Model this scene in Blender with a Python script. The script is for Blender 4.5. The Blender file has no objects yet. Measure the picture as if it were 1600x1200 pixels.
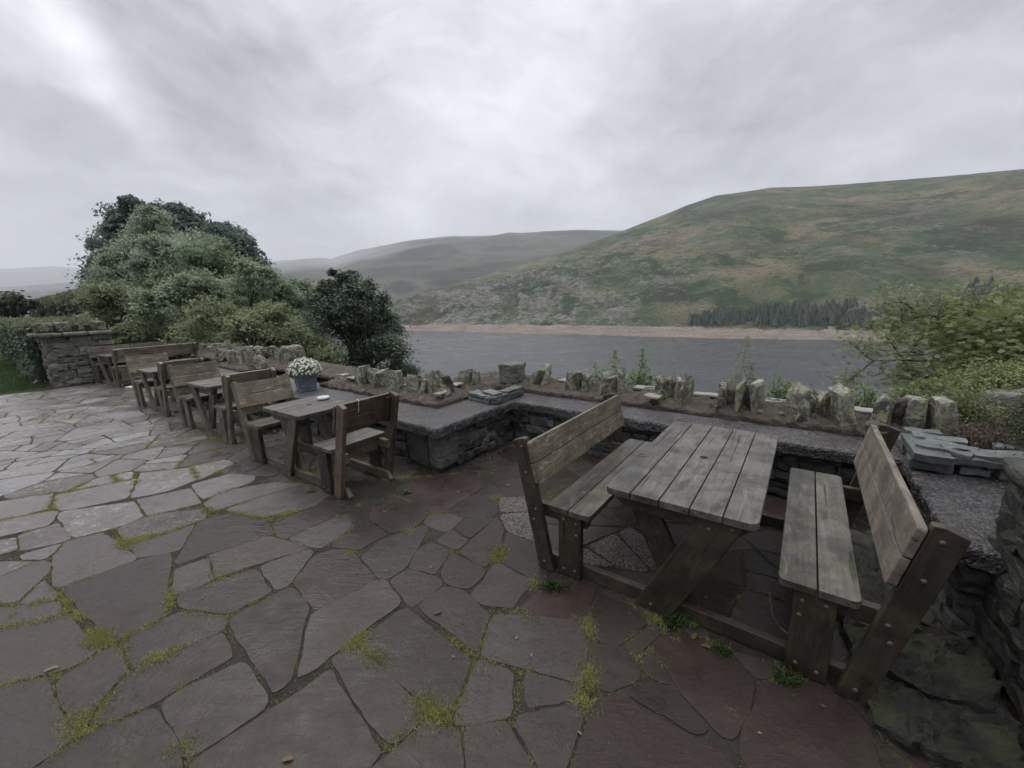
import bpy, math, random
import numpy as np
from mathutils import Matrix, Vector
random.seed(7); RS = np.random.RandomState(11)
SC = bpy.context.scene
COL = SC.collection
R = math.radians

# ------------------------------------------------------------------ camera
CF, CP, CR, CH = 623.015, R(-11.694), R(-1.737), 1.83
_F = np.array([0, math.cos(CP), math.sin(CP)]); _Rt = np.array([1., 0, 0]); _U = np.cross(_Rt, _F)
_R2 = math.cos(CR)*_Rt + math.sin(CR)*_U; _U2 = -math.sin(CR)*_Rt + math.cos(CR)*_U
cd = bpy.data.cameras.new('camera'); cam = bpy.data.objects.new('camera', cd); COL.objects.link(cam)
cd.sensor_width = 36; cd.lens = CF/1600*36; cd.clip_start = .05; cd.clip_end = 30000
m = Matrix.Identity(4)
for i in range(3):
    m[i][0], m[i][1], m[i][2] = _R2[i], _U2[i], -_F[i]
m[2][3] = CH
cam.matrix_world = m
SC.camera = cam
SC.render.resolution_x, SC.render.resolution_y = 1024, 768
SC.view_settings.view_transform = 'Standard'; SC.view_settings.look = 'None'
SC.view_settings.exposure = 0.9; SC.view_settings.gamma = 1
SC.cycles.volume_bounces = 2; SC.cycles.max_bounces = 8; SC.cycles.transparent_max_bounces = 8
SC.cycles.use_denoising = True

# ------------------------------------------------------------------ node helper
class NT:
    def __init__(s, nt): s.nt = nt; s.n = nt.nodes; s.l = nt.links
    def __call__(s, typ, ins=None, **pr):
        nd = s.n.new(typ)
        for k, v in pr.items(): setattr(nd, k, v)
        for k, v in (ins or {}).items():
            sk = nd.inputs[k]
            if hasattr(v, 'is_output') or isinstance(v, bpy.types.NodeSocket): s.l.new(v, sk)
            else: sk.default_value = v
        return nd
    def ramp(s, fac, stops, interp='LINEAR'):
        nd = s.n.new('ShaderNodeValToRGB'); cr = nd.color_ramp; cr.interpolation = interp
        while len(cr.elements) < len(stops): cr.elements.new(.5)
        for e, (p, c) in zip(cr.elements, stops):
            e.position = p; e.color = (*c, 1) if not isinstance(c, (int, float)) else (c, c, c, 1)
        s.l.new(fac, nd.inputs[0]); return nd.outputs[0]
    def math(s, op, a, b=0., c=0., clamp=False):
        nd = s.n.new('ShaderNodeMath'); nd.operation = op; nd.use_clamp = clamp
        for i, v in enumerate((a, b, c)):
            if isinstance(v, bpy.types.NodeSocket): s.l.new(v, nd.inputs[i])
            else: nd.inputs[i].default_value = v
        return nd.outputs[0]
    def mix(s, fac, a, b, blend='MIX'):
        nd = s.n.new('ShaderNodeMix'); nd.data_type = 'RGBA'; nd.blend_type = blend; nd.clamp_factor = True
        for i, v in ((0, fac), (6, a), (7, b)):
            if isinstance(v, bpy.types.NodeSocket): s.l.new(v, nd.inputs[i])
            else: nd.inputs[i].default_value = v if i == 0 else ((*v, 1) if len(v) == 3 else v)
        return nd.outputs[2]
    def noise(s, vec, scale, detail=4, rough=.55, dist=0., out=0):
        ins = {'Scale': scale, 'Detail': detail, 'Roughness': rough, 'Distortion': dist}
        if vec is not None: ins['Vector'] = vec
        return s('ShaderNodeTexNoise', ins).outputs[out]
    def mapping(s, vec, scale=(1, 1, 1), loc=(0, 0, 0), rot=(0, 0, 0)):
        return s('ShaderNodeMapping', {'Vector': vec, 'Scale': scale, 'Location': loc, 'Rotation': rot}).outputs[0]

# ------------------------------------------------------------------ sky + sun
W = bpy.data.worlds.new('World'); SC.world = W; W.use_nodes = True
n = NT(W.node_tree); n.n.clear()
out = n('ShaderNodeOutputWorld'); bg = n('ShaderNodeBackground', {'Strength': .1}); n.l.new(bg.outputs[0], out.inputs[0])
sky = n('ShaderNodeTexSky', sky_type='NISHITA', sun_disc=False, sun_elevation=R(50), sun_rotation=R(-35))
tc = n('ShaderNodeTexCoord').outputs['Generated']
wn = n.noise(tc, 2.2, 5, .55, 0, 1)
warp = n('ShaderNodeVectorMath', {0: wn, 1: (.5, .5, .5)}, operation='SUBTRACT').outputs[0]
warp = n('ShaderNodeVectorMath', {0: warp, 'Scale': .32}, operation='SCALE').outputs[0]
dr = n('ShaderNodeVectorMath', {0: tc, 1: warp}, operation='ADD').outputs[0]
sep = n('ShaderNodeSeparateXYZ', {0: dr})
den = n.math('ADD', n.math('ABSOLUTE', sep.outputs[2]), .22)
pc = n('ShaderNodeCombineXYZ', {0: n.math('DIVIDE', sep.outputs[0], den), 1: n.math('DIVIDE', sep.outputs[1], den), 2: 0.}).outputs[0]
c1 = n.noise(n.mapping(pc, (1.0, .55, 1), (.3, .7, 0)), .9, 6, .52, .4)
c2 = n.noise(n.mapping(pc, (2.2, 1.2, 1), (4.3, .1, 0), (0, 0, .5)), 1.6, 7, .6, .6)
c3 = n.noise(n.mapping(dr, (1.5, 1.5, 3.2), (2.1, .4, .3)), 1.25, 7, .55, .5)
c4 = n.noise(n.mapping(dr, (3., 3., 7.), (.1, 1.4, 5.3)), 1.4, 6, .6, .4)
val = n.math('ADD', n.math('MULTIPLY', n.math('SUBTRACT', c1, .5), .22), n.math('MULTIPLY', n.math('SUBTRACT', c2, .5), .10))
val = n.math('ADD', val, n.math('ADD', n.math('MULTIPLY', n.math('SUBTRACT', c3, .5), .5), n.math('MULTIPLY', n.math('SUBTRACT', c4, .5), .40)))
c5 = n.noise(n.mapping(dr, (5., 5., 11.), (3.1, .4, 2.3)), 2.1, 6, .62, .8)
val = n.math('ADD', val, n.math('MULTIPLY', n.math('SUBTRACT', c5, .5), .17))
val = n.math('ADD', val, .368)
BL = [((.056, .89, .453), .26, .09), ((.071, .951, .301), .16, .08), ((-.70, .64, .42), .10, .10), ((-.644, .668, .374), .05, .12),
      ((-.62, .71, .335), .035, .16), ((-.606, .747, .274), .035, .2), ((-.219, .957, .192), .08, .16), ((-.62, .72, .30), .025, .15), ((-.63, .69, .355), .03, .14), ((.466, .823, .325), .2, -.13),
      ((.309, .833, .458), .12, -.05), ((-.483, .786, .385), .17, -.08), ((.566, .737, .371), .06, .06), ((-.304, .905, .296), .15, -.08),
      ((0, .2, .98), .8, .1), ((0, -.12, .99), .5, 2.1), ((.75, .62, .25), .22, -.03), ((.45, -.8, .4), .75, -.26), ((.95, -.1, .25), .4, -.16), ((-.5, -.8, .35), .6, -.2)]  # unseen dark sky behind and right of camera, added to shade camera-facing sides
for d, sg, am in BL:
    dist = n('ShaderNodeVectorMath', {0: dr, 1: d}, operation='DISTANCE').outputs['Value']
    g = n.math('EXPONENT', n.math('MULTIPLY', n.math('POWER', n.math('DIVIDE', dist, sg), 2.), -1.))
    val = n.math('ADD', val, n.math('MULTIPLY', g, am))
val = n.math('MAXIMUM', val, .2)
ccol = n('ShaderNodeCombineXYZ', {0: n.math('MULTIPLY', val, 9.9), 1: n.math('MULTIPLY', val, 10.), 2: n.math('MULTIPLY', n.math('ADD', val, .012), 10.22)}).outputs[0]
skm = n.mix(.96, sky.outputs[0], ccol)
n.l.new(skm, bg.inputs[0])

sl = bpy.data.lights.new('sun', 'SUN'); sl.energy = .6; sl.angle = R(18); sl.color = (1, .97, .93)
so = bpy.data.objects.new('sun', sl); COL.objects.link(so)
_sd = Vector((math.sin(R(-35))*math.cos(R(50)), math.cos(R(-35))*math.cos(R(50)), math.sin(R(50))))
so.rotation_euler = _sd.to_track_quat('Z', 'Y').to_euler(); so.location = (0, 0, 60)

# ------------------------------------------------------------------ frames, noise, meshes
YAW = R(36.5); CY, SY = math.cos(YAW), math.sin(YAW)
def W3(u, v, z=0.): return Vector((CY*u + SY*v, -SY*u + CY*v, z))     # terrace frame -> world
def uvof(x, y): return CY*x - SY*y, SY*x + CY*y
def polar(az, r, z=0.): return Vector((math.sin(R(az))*r, math.cos(R(az))*r, z))
def spot(px, py, r):                                                   # point seen at (px,py), r metres away on plan
    d = _F + _R2*(px-800)/CF - _U2*(py-600)/CF; k = r/math.hypot(d[0], d[1])
    return np.array([d[0]*k, d[1]*k, CH + d[2]*k])

def _h(i, j, k, s):
    x = (i*374761393 + j*668265263 + k*2147483647 + s*1274126177) & 0xffffffff
    x = ((x ^ (x >> 13))*1274126177) & 0xffffffff
    x = ((x ^ (x >> 16))*2246822519) & 0xffffffff
    return ((x ^ (x >> 15)) & 0xffffff)/float(0xffffff)
def vn(P, sc=1., seed=0):
    P = np.asarray(P, float)*sc; I = np.floor(P).astype(np.int64); f = P - I; f = f*f*(3-2*f); r = 0
    for a in (0, 1):
        for b in (0, 1):
            for c in (0, 1):
                w = (f[:, 0] if a else 1-f[:, 0])*(f[:, 1] if b else 1-f[:, 1])*(f[:, 2] if c else 1-f[:, 2])
                r = r + w*_h(I[:, 0]+a, I[:, 1]+b, I[:, 2]+c, seed)
    return r*2-1
def fbm(P, sc=1., seed=0, o=4, g=.5):
    r = 0; a = 1.; t = 0
    for k in range(o):
        r = r + a*vn(P, sc*2.03**k, seed+k*17); t += a; a *= g
    return r/t
def fbm1(x, y, z, sc, seed, o=4): return float(fbm(np.array([[x, y, z]]), sc, seed, o)[0])

def arr(a): return np.asarray(a, float)
class MB:
    def __init__(s, org=(0, 0, 0)): s.v = []; s.f = []; s.t = []; s.g = []; s.nv = 0; s.org = arr(org)
    def add(s, V, F, tint=0., gc=None):
        V = arr(V).reshape(-1, 3); k = len(V)
        s.v.append(V - s.org); s.t.append(np.full(k, float(tint)) if np.isscalar(tint) else arr(tint))
        s.g.append(V if gc is None else arr(gc))
        s.f += [tuple(int(i)+s.nv for i in f) for f in F]; s.nv += k
    def build(s, name, mat, parent=None, smooth=False, bevel=0., seg=2):
        me = bpy.data.meshes.new(name)
        V = np.vstack(s.v); me.from_pydata(V.tolist(), [], s.f)
        a = me.attributes.new('tint', 'FLOAT', 'POINT'); a.data.foreach_set('value', np.concatenate(s.t).astype(np.float32))
        a = me.attributes.new('gc', 'FLOAT_VECTOR', 'POINT'); a.data.foreach_set('vector', np.vstack(s.g).astype(np.float32).ravel())
        me.materials.append(mat)
        if smooth: me.polygons.foreach_set('use_smooth', [True]*len(me.polygons))
        o = bpy.data.objects.new(name, me); COL.objects.link(o)
        if parent is not None: o.parent = parent
        if bevel:
            md = o.modifiers.new('bevel', 'BEVEL'); md.width = bevel; md.segments = seg; md.limit_method = 'ANGLE'; md.angle_limit = R(40)
        return o
def tag(o, label=None, cat=None, group=None, kind=None):
    for k, v in (('label', label), ('category', cat), ('group', group), ('kind', kind)):
        if v: o[k] = v
    return o
def thing(name, label, cat, loc=(0, 0, 0), rz=0., group=None, kind=None):
    o = bpy.data.objects.new(name, None); COL.objects.link(o); o.empty_display_size = .1
    o.location = loc; o.rotation_euler = (0, 0, rz); return tag(o, label, cat, group, kind)

def prism(mb, org, A, B, C, poly, t, grain=(1, 0), tint=None):
    """poly in (A,B) plane from org, extruded t along C; grain = direction in plane"""
    org, A, B, C = arr(org), arr(A), arr(B), arr(C); k = len(poly)
    P = arr(poly); V0 = org + P[:, :1]*A + P[:, 1:]*B; V = np.vstack([V0, V0 + C*t])
    g = arr(grain)/np.hypot(*grain); al = P@g; ac = P@arr([-g[1], g[0]]); off = RS.rand(3)*20
    gc = np.vstack([np.c_[al, ac, np.zeros(k)], np.c_[al, ac, np.full(k, t)]]) + off
    area = sum(P[i][0]*P[(i+1) % k][1]-P[(i+1) % k][0]*P[i][1] for i in range(k))
    hand = np.dot(np.cross(A, B), C)*area*t
    top = list(range(k, 2*k)); bot = list(range(k))[::-1]; side = [(i, (i+1) % k, (i+1) % k+k, i+k) for i in range(k)]
    F = [top, bot]+side
    if hand < 0: F = [f[::-1] for f in F]
    mb.add(V, F, RS.rand() if tint is None else tint, gc)
def rounded(x0, x1, y0, y1, r=(0, 0, 0, 0), n=4):
    """rect with corner radii (x0y0, x1y0, x1y1, x0y1)"""
    o = []
    for (cx, cy, a0), q in zip(((x0, y0, 180), (x1, y0, 270), (x1, y1, 0), (x0, y1, 90)), r):
        if q <= 0: o.append((cx, cy)); continue
        ox = cx + (q if cx == x0 else -q); oy = cy + (q if cy == y0 else -q)
        for i in range(n+1):
            a = R(a0 + 90*i/n); o.append((ox+q*math.cos(a), oy+q*math.sin(a)))
    return o
def rockbox(mb, c, ax, dims, cell=.05, amp=.01, rnd=.3, seed=0, tint=None, nsc=6., taper=None, maxn=14):
    """irregular stone: rounded, noisy box; c centre, ax = 3 unit vectors, dims full sizes"""
    h = arr(dims)/2; N = [int(min(maxn, max(2, round(d/cell)))) for d in dims]
    idx = {}; L = []; F = []
    def vid(i, j, k):
        if (i, j, k) not in idx: idx[(i, j, k)] = len(L); L.append((i, j, k))
        return idx[(i, j, k)]
    for a in range(3):
        b, d = (a+1) % 3, (a+2) % 3
        for s in (0, N[a]):
            for p in range(N[b]):
                for q in range(N[d]):
                    def mk(pp, qq):
                        t = [0, 0, 0]; t[a] = s; t[b] = pp; t[d] = qq; return vid(*t)
                    f = (mk(p, q), mk(p+1, q), mk(p+1, q+1), mk(p, q+1))
                    F.append(f if s else f[::-1])
    p = (arr(L)/arr(N)*2-1)*h
    r = rnd*min(h); q = np.clip(p, -(h-r), h-r); d = p-q; ln = np.maximum(np.linalg.norm(d, axis=1, keepdims=True), 1e-9); nr = d/ln
    p = q + nr*r
    if taper is not None:
        k = 1-taper*np.clip((p[:, 2:3]/h[2]+1)/2, 0, 1); p[:, 0:1] *= k; p[:, 1:2] *= k
    AX = arr(ax); Wp = p@AX + arr(c)
    so = seed*7.31
    nz = np.stack([fbm(Wp+so+i*9.7, nsc, i, 3) for i in range(3)], 1)
    Wp = Wp + nz*amp*2 + (nr@AX)*(fbm(Wp-so, nsc*2.3, 5, 2)[:, None]*amp)
    mb.add(Wp, F, RS.rand() if tint is None else tint, Wp + so)
def tube(mb, pts, rad, k=6, tint=.5):
    pts = [Vector(p) for p in pts]; V = []; F = []; n_ = len(pts)
    for i, p in enumerate(pts):
        t = (pts[min(i+1, n_-1)]-pts[max(i-1, 0)]).normalized()
        a = t.cross(Vector((.3, .1, 1)) if abs(t.z) < .9 else Vector((1, 0, .1))).normalized(); b = t.cross(a)
        for j in range(k):
            an = 2*math.pi*j/k; V.append(p + (a*math.cos(an)+b*math.sin(an))*rad[i])
    for i in range(n_-1):
        for j in range(k):
            F.append((i*k+j, i*k+(j+1) % k, (i+1)*k+(j+1) % k, (i+1)*k+j))
    F.append(tuple(range(k))[::-1]); F.append(tuple(range((n_-1)*k, n_*k)))
    mb.add([list(v) for v in V], F, tint)
def quadmesh(name, V, k, tint, mat, parent=None, smooth=False):
    """V: (N*k,3) verts, faces of k consecutive verts; tint per vert"""
    V = arr(V); nf = len(V)//k; me = bpy.data.meshes.new(name)
    me.vertices.add(len(V)); me.vertices.foreach_set('co', V.astype(np.float32).ravel())
    me.loops.add(len(V)); me.loops.foreach_set('vertex_index', np.arange(len(V), dtype=np.int32))
    me.polygons.add(nf); me.polygons.foreach_set('loop_start', np.arange(0, len(V), k, dtype=np.int32))
    me.update(calc_edges=True)
    a = me.attributes.new('tint', 'FLOAT', 'POINT'); a.data.foreach_set('value', np.asarray(tint, np.float32))
    me.materials.append(mat)
    o = bpy.data.objects.new(name, me); COL.objects.link(o)
    if parent is not None: o.parent = parent
    return o
def unit(a): return a/np.maximum(np.linalg.norm(a, axis=-1, keepdims=True), 1e-9)
def leafverts(P, Nn, size, asp=.5, fold=.15):
    """diamond leaves at P facing Nn"""
    T = unit(np.cross(Nn, unit(RS.randn(len(P), 3)))); B = np.cross(Nn, T); s = np.asarray(size).reshape(-1, 1)*np.ones((len(P), 1))
    V = np.stack([P-T*s, P+B*s*asp+Nn*s*fold, P+T*s, P-B*s*asp+Nn*s*fold], 1)
    return V.reshape(-1, 3)
def grid(name, X, Y, Z, mat, parent=None, smooth=True, mask=None, tint=None):
    """X,Y,Z 2-D arrays"""
    a, b = X.shape; V = np.stack([X, Y, Z], -1).reshape(-1, 3)
    I = np.arange(a*b).reshape(a, b)
    Q = np.stack([I[:-1, :-1], I[1:, :-1], I[1:, 1:], I[:-1, 1:]], -1).reshape(-1, 4)
    if mask is not None: Q = Q[mask.reshape(-1)]
    me = bpy.data.meshes.new(name); me.from_pydata(V.tolist(), [], Q.tolist())
    if tint is not None:
        t = me.attributes.new('tint', 'FLOAT', 'POINT'); t.data.foreach_set('value', np.asarray(tint, np.float32).ravel())
    if smooth: me.polygons.foreach_set('use_smooth', [True]*len(me.polygons))
    me.materials.append(mat); o = bpy.data.objects.new(name, me); COL.objects.link(o)
    if parent is not None: o.parent = parent
    return o
def UVframe(mb_fn=None): pass
UX, VX, ZX = arr(W3(1, 0)), arr(W3(0, 1)), arr((0, 0, 1.))
EX, EY = arr((1., 0, 0)), arr((0, 1., 0))

# ------------------------------------------------------------------ materials
def mat(name, fn, disp=False):
    m_ = bpy.data.materials.new(name); m_.use_nodes = True; t = NT(m_.node_tree); t.n.clear()
    o = t('ShaderNodeOutputMaterial'); b = fn(t); t.l.new(b, o.inputs[0]); return m_
def pbsdf(t, col, rough=.6, bump=None, bs=.5, bd=.01, spec=.5, metal=0., trans=None):
    ins = {'Roughness': rough, 'Specular IOR Level': spec, 'Metallic': metal}
    if isinstance(col, bpy.types.NodeSocket): ins['Base Color'] = col
    else: ins['Base Color'] = (*col, 1)
    if bump is not None: ins['Normal'] = t('ShaderNodeBump', {'Height': bump, 'Strength': bs, 'Distance': bd}).outputs[0]
    return t('ShaderNodeBsdfPrincipled', ins).outputs[0]
def attr(t, nm, o): return t('ShaderNodeAttribute', attribute_name=nm).outputs[o]

def wood(name, dark, light, moss=.25, rough=.5, red=None, lo=.0):
    def fn(t):
        g = attr(t, 'gc', 1); ti = attr(t, 'tint', 2); ob = t('ShaderNodeNewGeometry').outputs['Position']
        grain = t.noise(t.mapping(g, (2.2, 55, 55)), 1., 5, .65, .35)
        fine = t.noise(t.mapping(g, (9, 260, 260)), 1., 3, .6)
        knot = t.noise(t.mapping(g, (3.2, 10, 10)), 1., 3, .5, .8)
        big = t.noise(ob, 5.5, 5, .6)
        f = t.math('ADD', t.math('MULTIPLY', grain, .6), t.math('MULTIPLY', fine, .25)); f = t.math('ADD', f, t.math('MULTIPLY', t.math('SUBTRACT', ti, .5), .22))
        c = t.mix(t.ramp(f, [(.3, 0.), (.62, 1.)]), dark, light)
        if red: c = t.mix(t.ramp(t.math('ADD', knot, t.math('MULTIPLY', ti, .25)), [(.5, 0.), (.75, .8)]), c, red)
        c = t.mix(t.ramp(big, [(.42, 0.), (.72, .75)]), c, tuple(x*.42 for x in dark))
        kn = t.ramp(knot, [(.64, 0.), (.72, .85)]); c = t.mix(kn, c, tuple(x*.4 for x in dark))
        crack = t.ramp(t.noise(t.mapping(g, (1.3, 38, 38), (5, 3, 1)), 1., 2, .5, .25), [(.30, 1.), (.335, 0.)])
        c = t.mix(crack, c, tuple(x*.25 for x in dark))
        up = t('ShaderNodeSeparateXYZ', {0: t('ShaderNodeNewGeometry').outputs['Normal']}).outputs[2]
        mo = t.math('MULTIPLY', t.ramp(t.noise(ob, 9, 6, .7), [(.47, 0.), (.66, 1.)]), moss)
        c = t.mix(mo, c, (.085, .095, .035))
        sp = t.ramp(t.noise(ob, 55, 3, .6), [(.64, 0.), (.7, .6)]); c = t.mix(sp, c, tuple(x*1.25 for x in light))
        wr = t.ramp(t.noise(t.mapping(g, (5, 26, 26), (7, 1, 3)), 1., 6, .7, .8), [(.55, 0.), (.66, .55)]); c = t.mix(wr, c, tuple(min(.8, x*1.5) for x in light))
        dk = t.ramp(t.noise(ob, 2.6, 6, .7, .6), [(.5, 0.), (.62, .6)]); c = t.mix(dk, c, tuple(x*.55 for x in dark))
        c = t.mix(t.ramp(t.noise(ob, 21, 4, .65), [(.6, 0.), (.68, .4)]), c, tuple(min(.6, x*q_) for x, q_ in zip(light, (1.7, 1.45, 1.2))))
        hgt = t.math('SUBTRACT', t.math('ADD', t.math('MULTIPLY', grain, .7), t.math('MULTIPLY', fine, .3)), t.math('MULTIPLY', crack, .8))
        rg = t.ramp(big, [(.35, rough-.12), (.7, rough+.15)])
        return pbsdf(t, c, rg, hgt, .55, .004, .5)
    return mat(name, fn)
M = {}
M['top'] = wood('weathered_grey_wood', (0.038, 0.033, 0.029), (0.14, 0.126, 0.112), .16, .42)
M['seat'] = wood('seat_wood', (0.038, 0.033, 0.027), (0.128, 0.115, 0.098), .45, .42)
M['back'] = wood('backrest_wood', (0.105, 0.087, 0.064), (0.309, 0.252, 0.190), .28, .55)
M['backp'] = wood('pinkish_wood', (0.098, 0.082, 0.067), (0.225, 0.19, 0.155), .12, .6)
M['post'] = wood('damp_dark_wood', (0.020, 0.016, 0.011), (0.059, 0.043, 0.034), .35, .5)
M['postl'] = wood('mossy_post_wood', (0.060, 0.050, 0.037), (0.155, 0.130, 0.097), .45, .6)
M['red'] = wood('red_brown_wood', (.052, .036, .027), (.145, .102, .078), .1, .5)
M['bolt'] = mat('dull_steel', lambda t: pbsdf(t, (.10, .088, .078), .65, None, metal=.2))

def stonemat(name, cols, moss=.3, lichen=.3, rough=.6, bs=.8, bd=.02, sc=1., wet=0.):
    def fn(t):
        g = attr(t, 'gc', 1); ti = attr(t, 'tint', 2); ob = t('ShaderNodeNewGeometry').outputs['Position']
        a = t.noise(g, 5*sc, 6, .62, .3); b = t.noise(t.mapping(g, (6, 6, 22)), sc, 6, .65, .6); c3 = t.noise(ob, 40*sc, 5, .7)
        f = t.math('ADD', t.math('MULTIPLY', a, .5), t.math('MULTIPLY', b, .35)); f = t.math('ADD', f, t.math('MULTIPLY', t.math('SUBTRACT', ti, .5), .35))
        c = t.ramp(f, [(.2, cols[0]), (.42, cols[1]), (.62, cols[2])])
        c = t.mix(t.ramp(c3, [(.35, .55), (.6, 0.)]), c, tuple(x*.35 for x in cols[0]))
        up = t('ShaderNodeSeparateXYZ', {0: t('ShaderNodeNewGeometry').outputs['Normal']}).outputs[2]
        l = t.ramp(t.math('ADD', t.math('MULTIPLY', t.noise(ob, 24, 6, .72, .6), .65), t.math('MULTIPLY', t.noise(ob, 8, 3, .5), .35)), [(.47, 0.), (.56, 1.)]); l = t.math('MULTIPLY', l, lichen)
        c = t.mix(l, c, t.ramp(t.noise(ob, 9, 2, .5), [(.38, (.36, .36, .32)), (.5, (.30, .31, .19)), (.56, (.34, .33, .14)), (.64, (.42, .42, .38))]))
        mo = t.math('MULTIPLY', t.ramp(t.math('ADD', t.noise(ob, 4.5, 6, .7), t.math('MULTIPLY', up, .08)), [(.52, 0.), (.62, 1.)]), moss)
        c = t.mix(mo, c, (.06, .075, .022))
        h = t.math('ADD', t.math('MULTIPLY', b, .6), t.math('MULTIPLY', c3, .35))
        return pbsdf(t, c, rough, h, bs, bd, .5)
    return mat(name, fn)
M['rubble'] = stonemat('dark_rubble_stone', [(.018, .018, .019), (.055, .055, .058), (.115, .115, .118)], .2, .06, .5, 1., .03)
M['rubblel'] = stonemat('grey_rubble_stone', [(.05, .05, .047), (.13, .127, .12), (.25, .245, .23)], .25, .3, .65, 1., .03)
M['rubbled'] = stonemat('damp_wall_stone', [(.014, .013, .0125), (.036, .034, .032), (.08, .076, .072)], .25, .06, .5, 1., .04)
M['mortar'] = stonemat('dark_mortar', [(.012, .011, .01), (.022, .02, .018), (.04, .036, .033)], .3, .05, .8, sc=2.)
M['lich'] = stonemat('lichened_stone', [(.035, .033, .03), (.085, .08, .072), (.18, .172, .155)], .1, .72, .75, 1., .03)
M['mossrock'] = stonemat('mossy_rock', [(.010, .010, .009), (.024, .022, .019), (.05, .047, .041)], .38, .03, .8, 1., .05)
M['slate'] = stonemat('green_slate', [(.075, .087, .088), (.125, .138, .138), (.19, .205, .203)], .05, .03, .42, .5, .008)
M['slate2'] = stonemat('pale_slate', [(.12, .12, .115), (.19, .19, .18), (.27, .27, .255)], .05, .3, .7, .6, .01)
M['bed'] = stonemat('pink_mortar', [(.026, .018, .0165), (.075, .054, .048), (.14, .105, .095)], .1, .12, .8, 1., .05, 1.4)
def copingmat(t):
    ob = t('ShaderNodeNewGeometry').outputs['Position']
    v = t('ShaderNodeTexVoronoi', {'Vector': ob, 'Scale': 62.}); vc = t('ShaderNodeSeparateColor', {0: v.outputs['Color']}).outputs[0]
    big = t.noise(ob, 2.2, 6, .6)
    c = t.ramp(t.math('ADD', t.math('MULTIPLY', vc, .55), t.math('MULTIPLY', big, .5)), [(.2, (.015, .0135, .015)), (.55, (.044, .040, .043)), (.85, (.115, .107, .108))])
    c = t.mix(t.ramp(t.noise(ob, 5, 5, .65, .5), [(.56, 0.), (.72, .6)]), c, (.13, .105, .09))
    c = t.mix(t.ramp(t.noise(ob, 3.3, 6, .7), [(.56, 0.), (.68, .45)]), c, (.055, .06, .03))
    gq = t('ShaderNodeSeparateXYZ', {0: attr(t, 'gc', 1)}); ju = t.math('ABSOLUTE', t.math('SUBTRACT', t.math('FRACT', t.math('ADD', t.math('DIVIDE', gq.outputs[0], 1.07), t.math('MULTIPLY', t.noise(ob, 6, 3, .6), .02))), .5))
    jm = t.ramp(ju, [(.0, 1.), (.006, .9), (.012, 0.)]); c = t.mix(t.math('MULTIPLY', jm, .8), c, (.03, .027, .026))
    h = t.math('ADD', t.math('MULTIPLY', v.outputs['Distance'], -1.2), t.math('MULTIPLY', t.noise(ob, 22, 5, .7), 1.4))
    return pbsdf(t, c, t.ramp(big, [(.35, .32), (.65, .6)]), h, .9, .009, .5)
M['coping'] = mat('exposed_aggregate_coping', copingmat)
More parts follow.
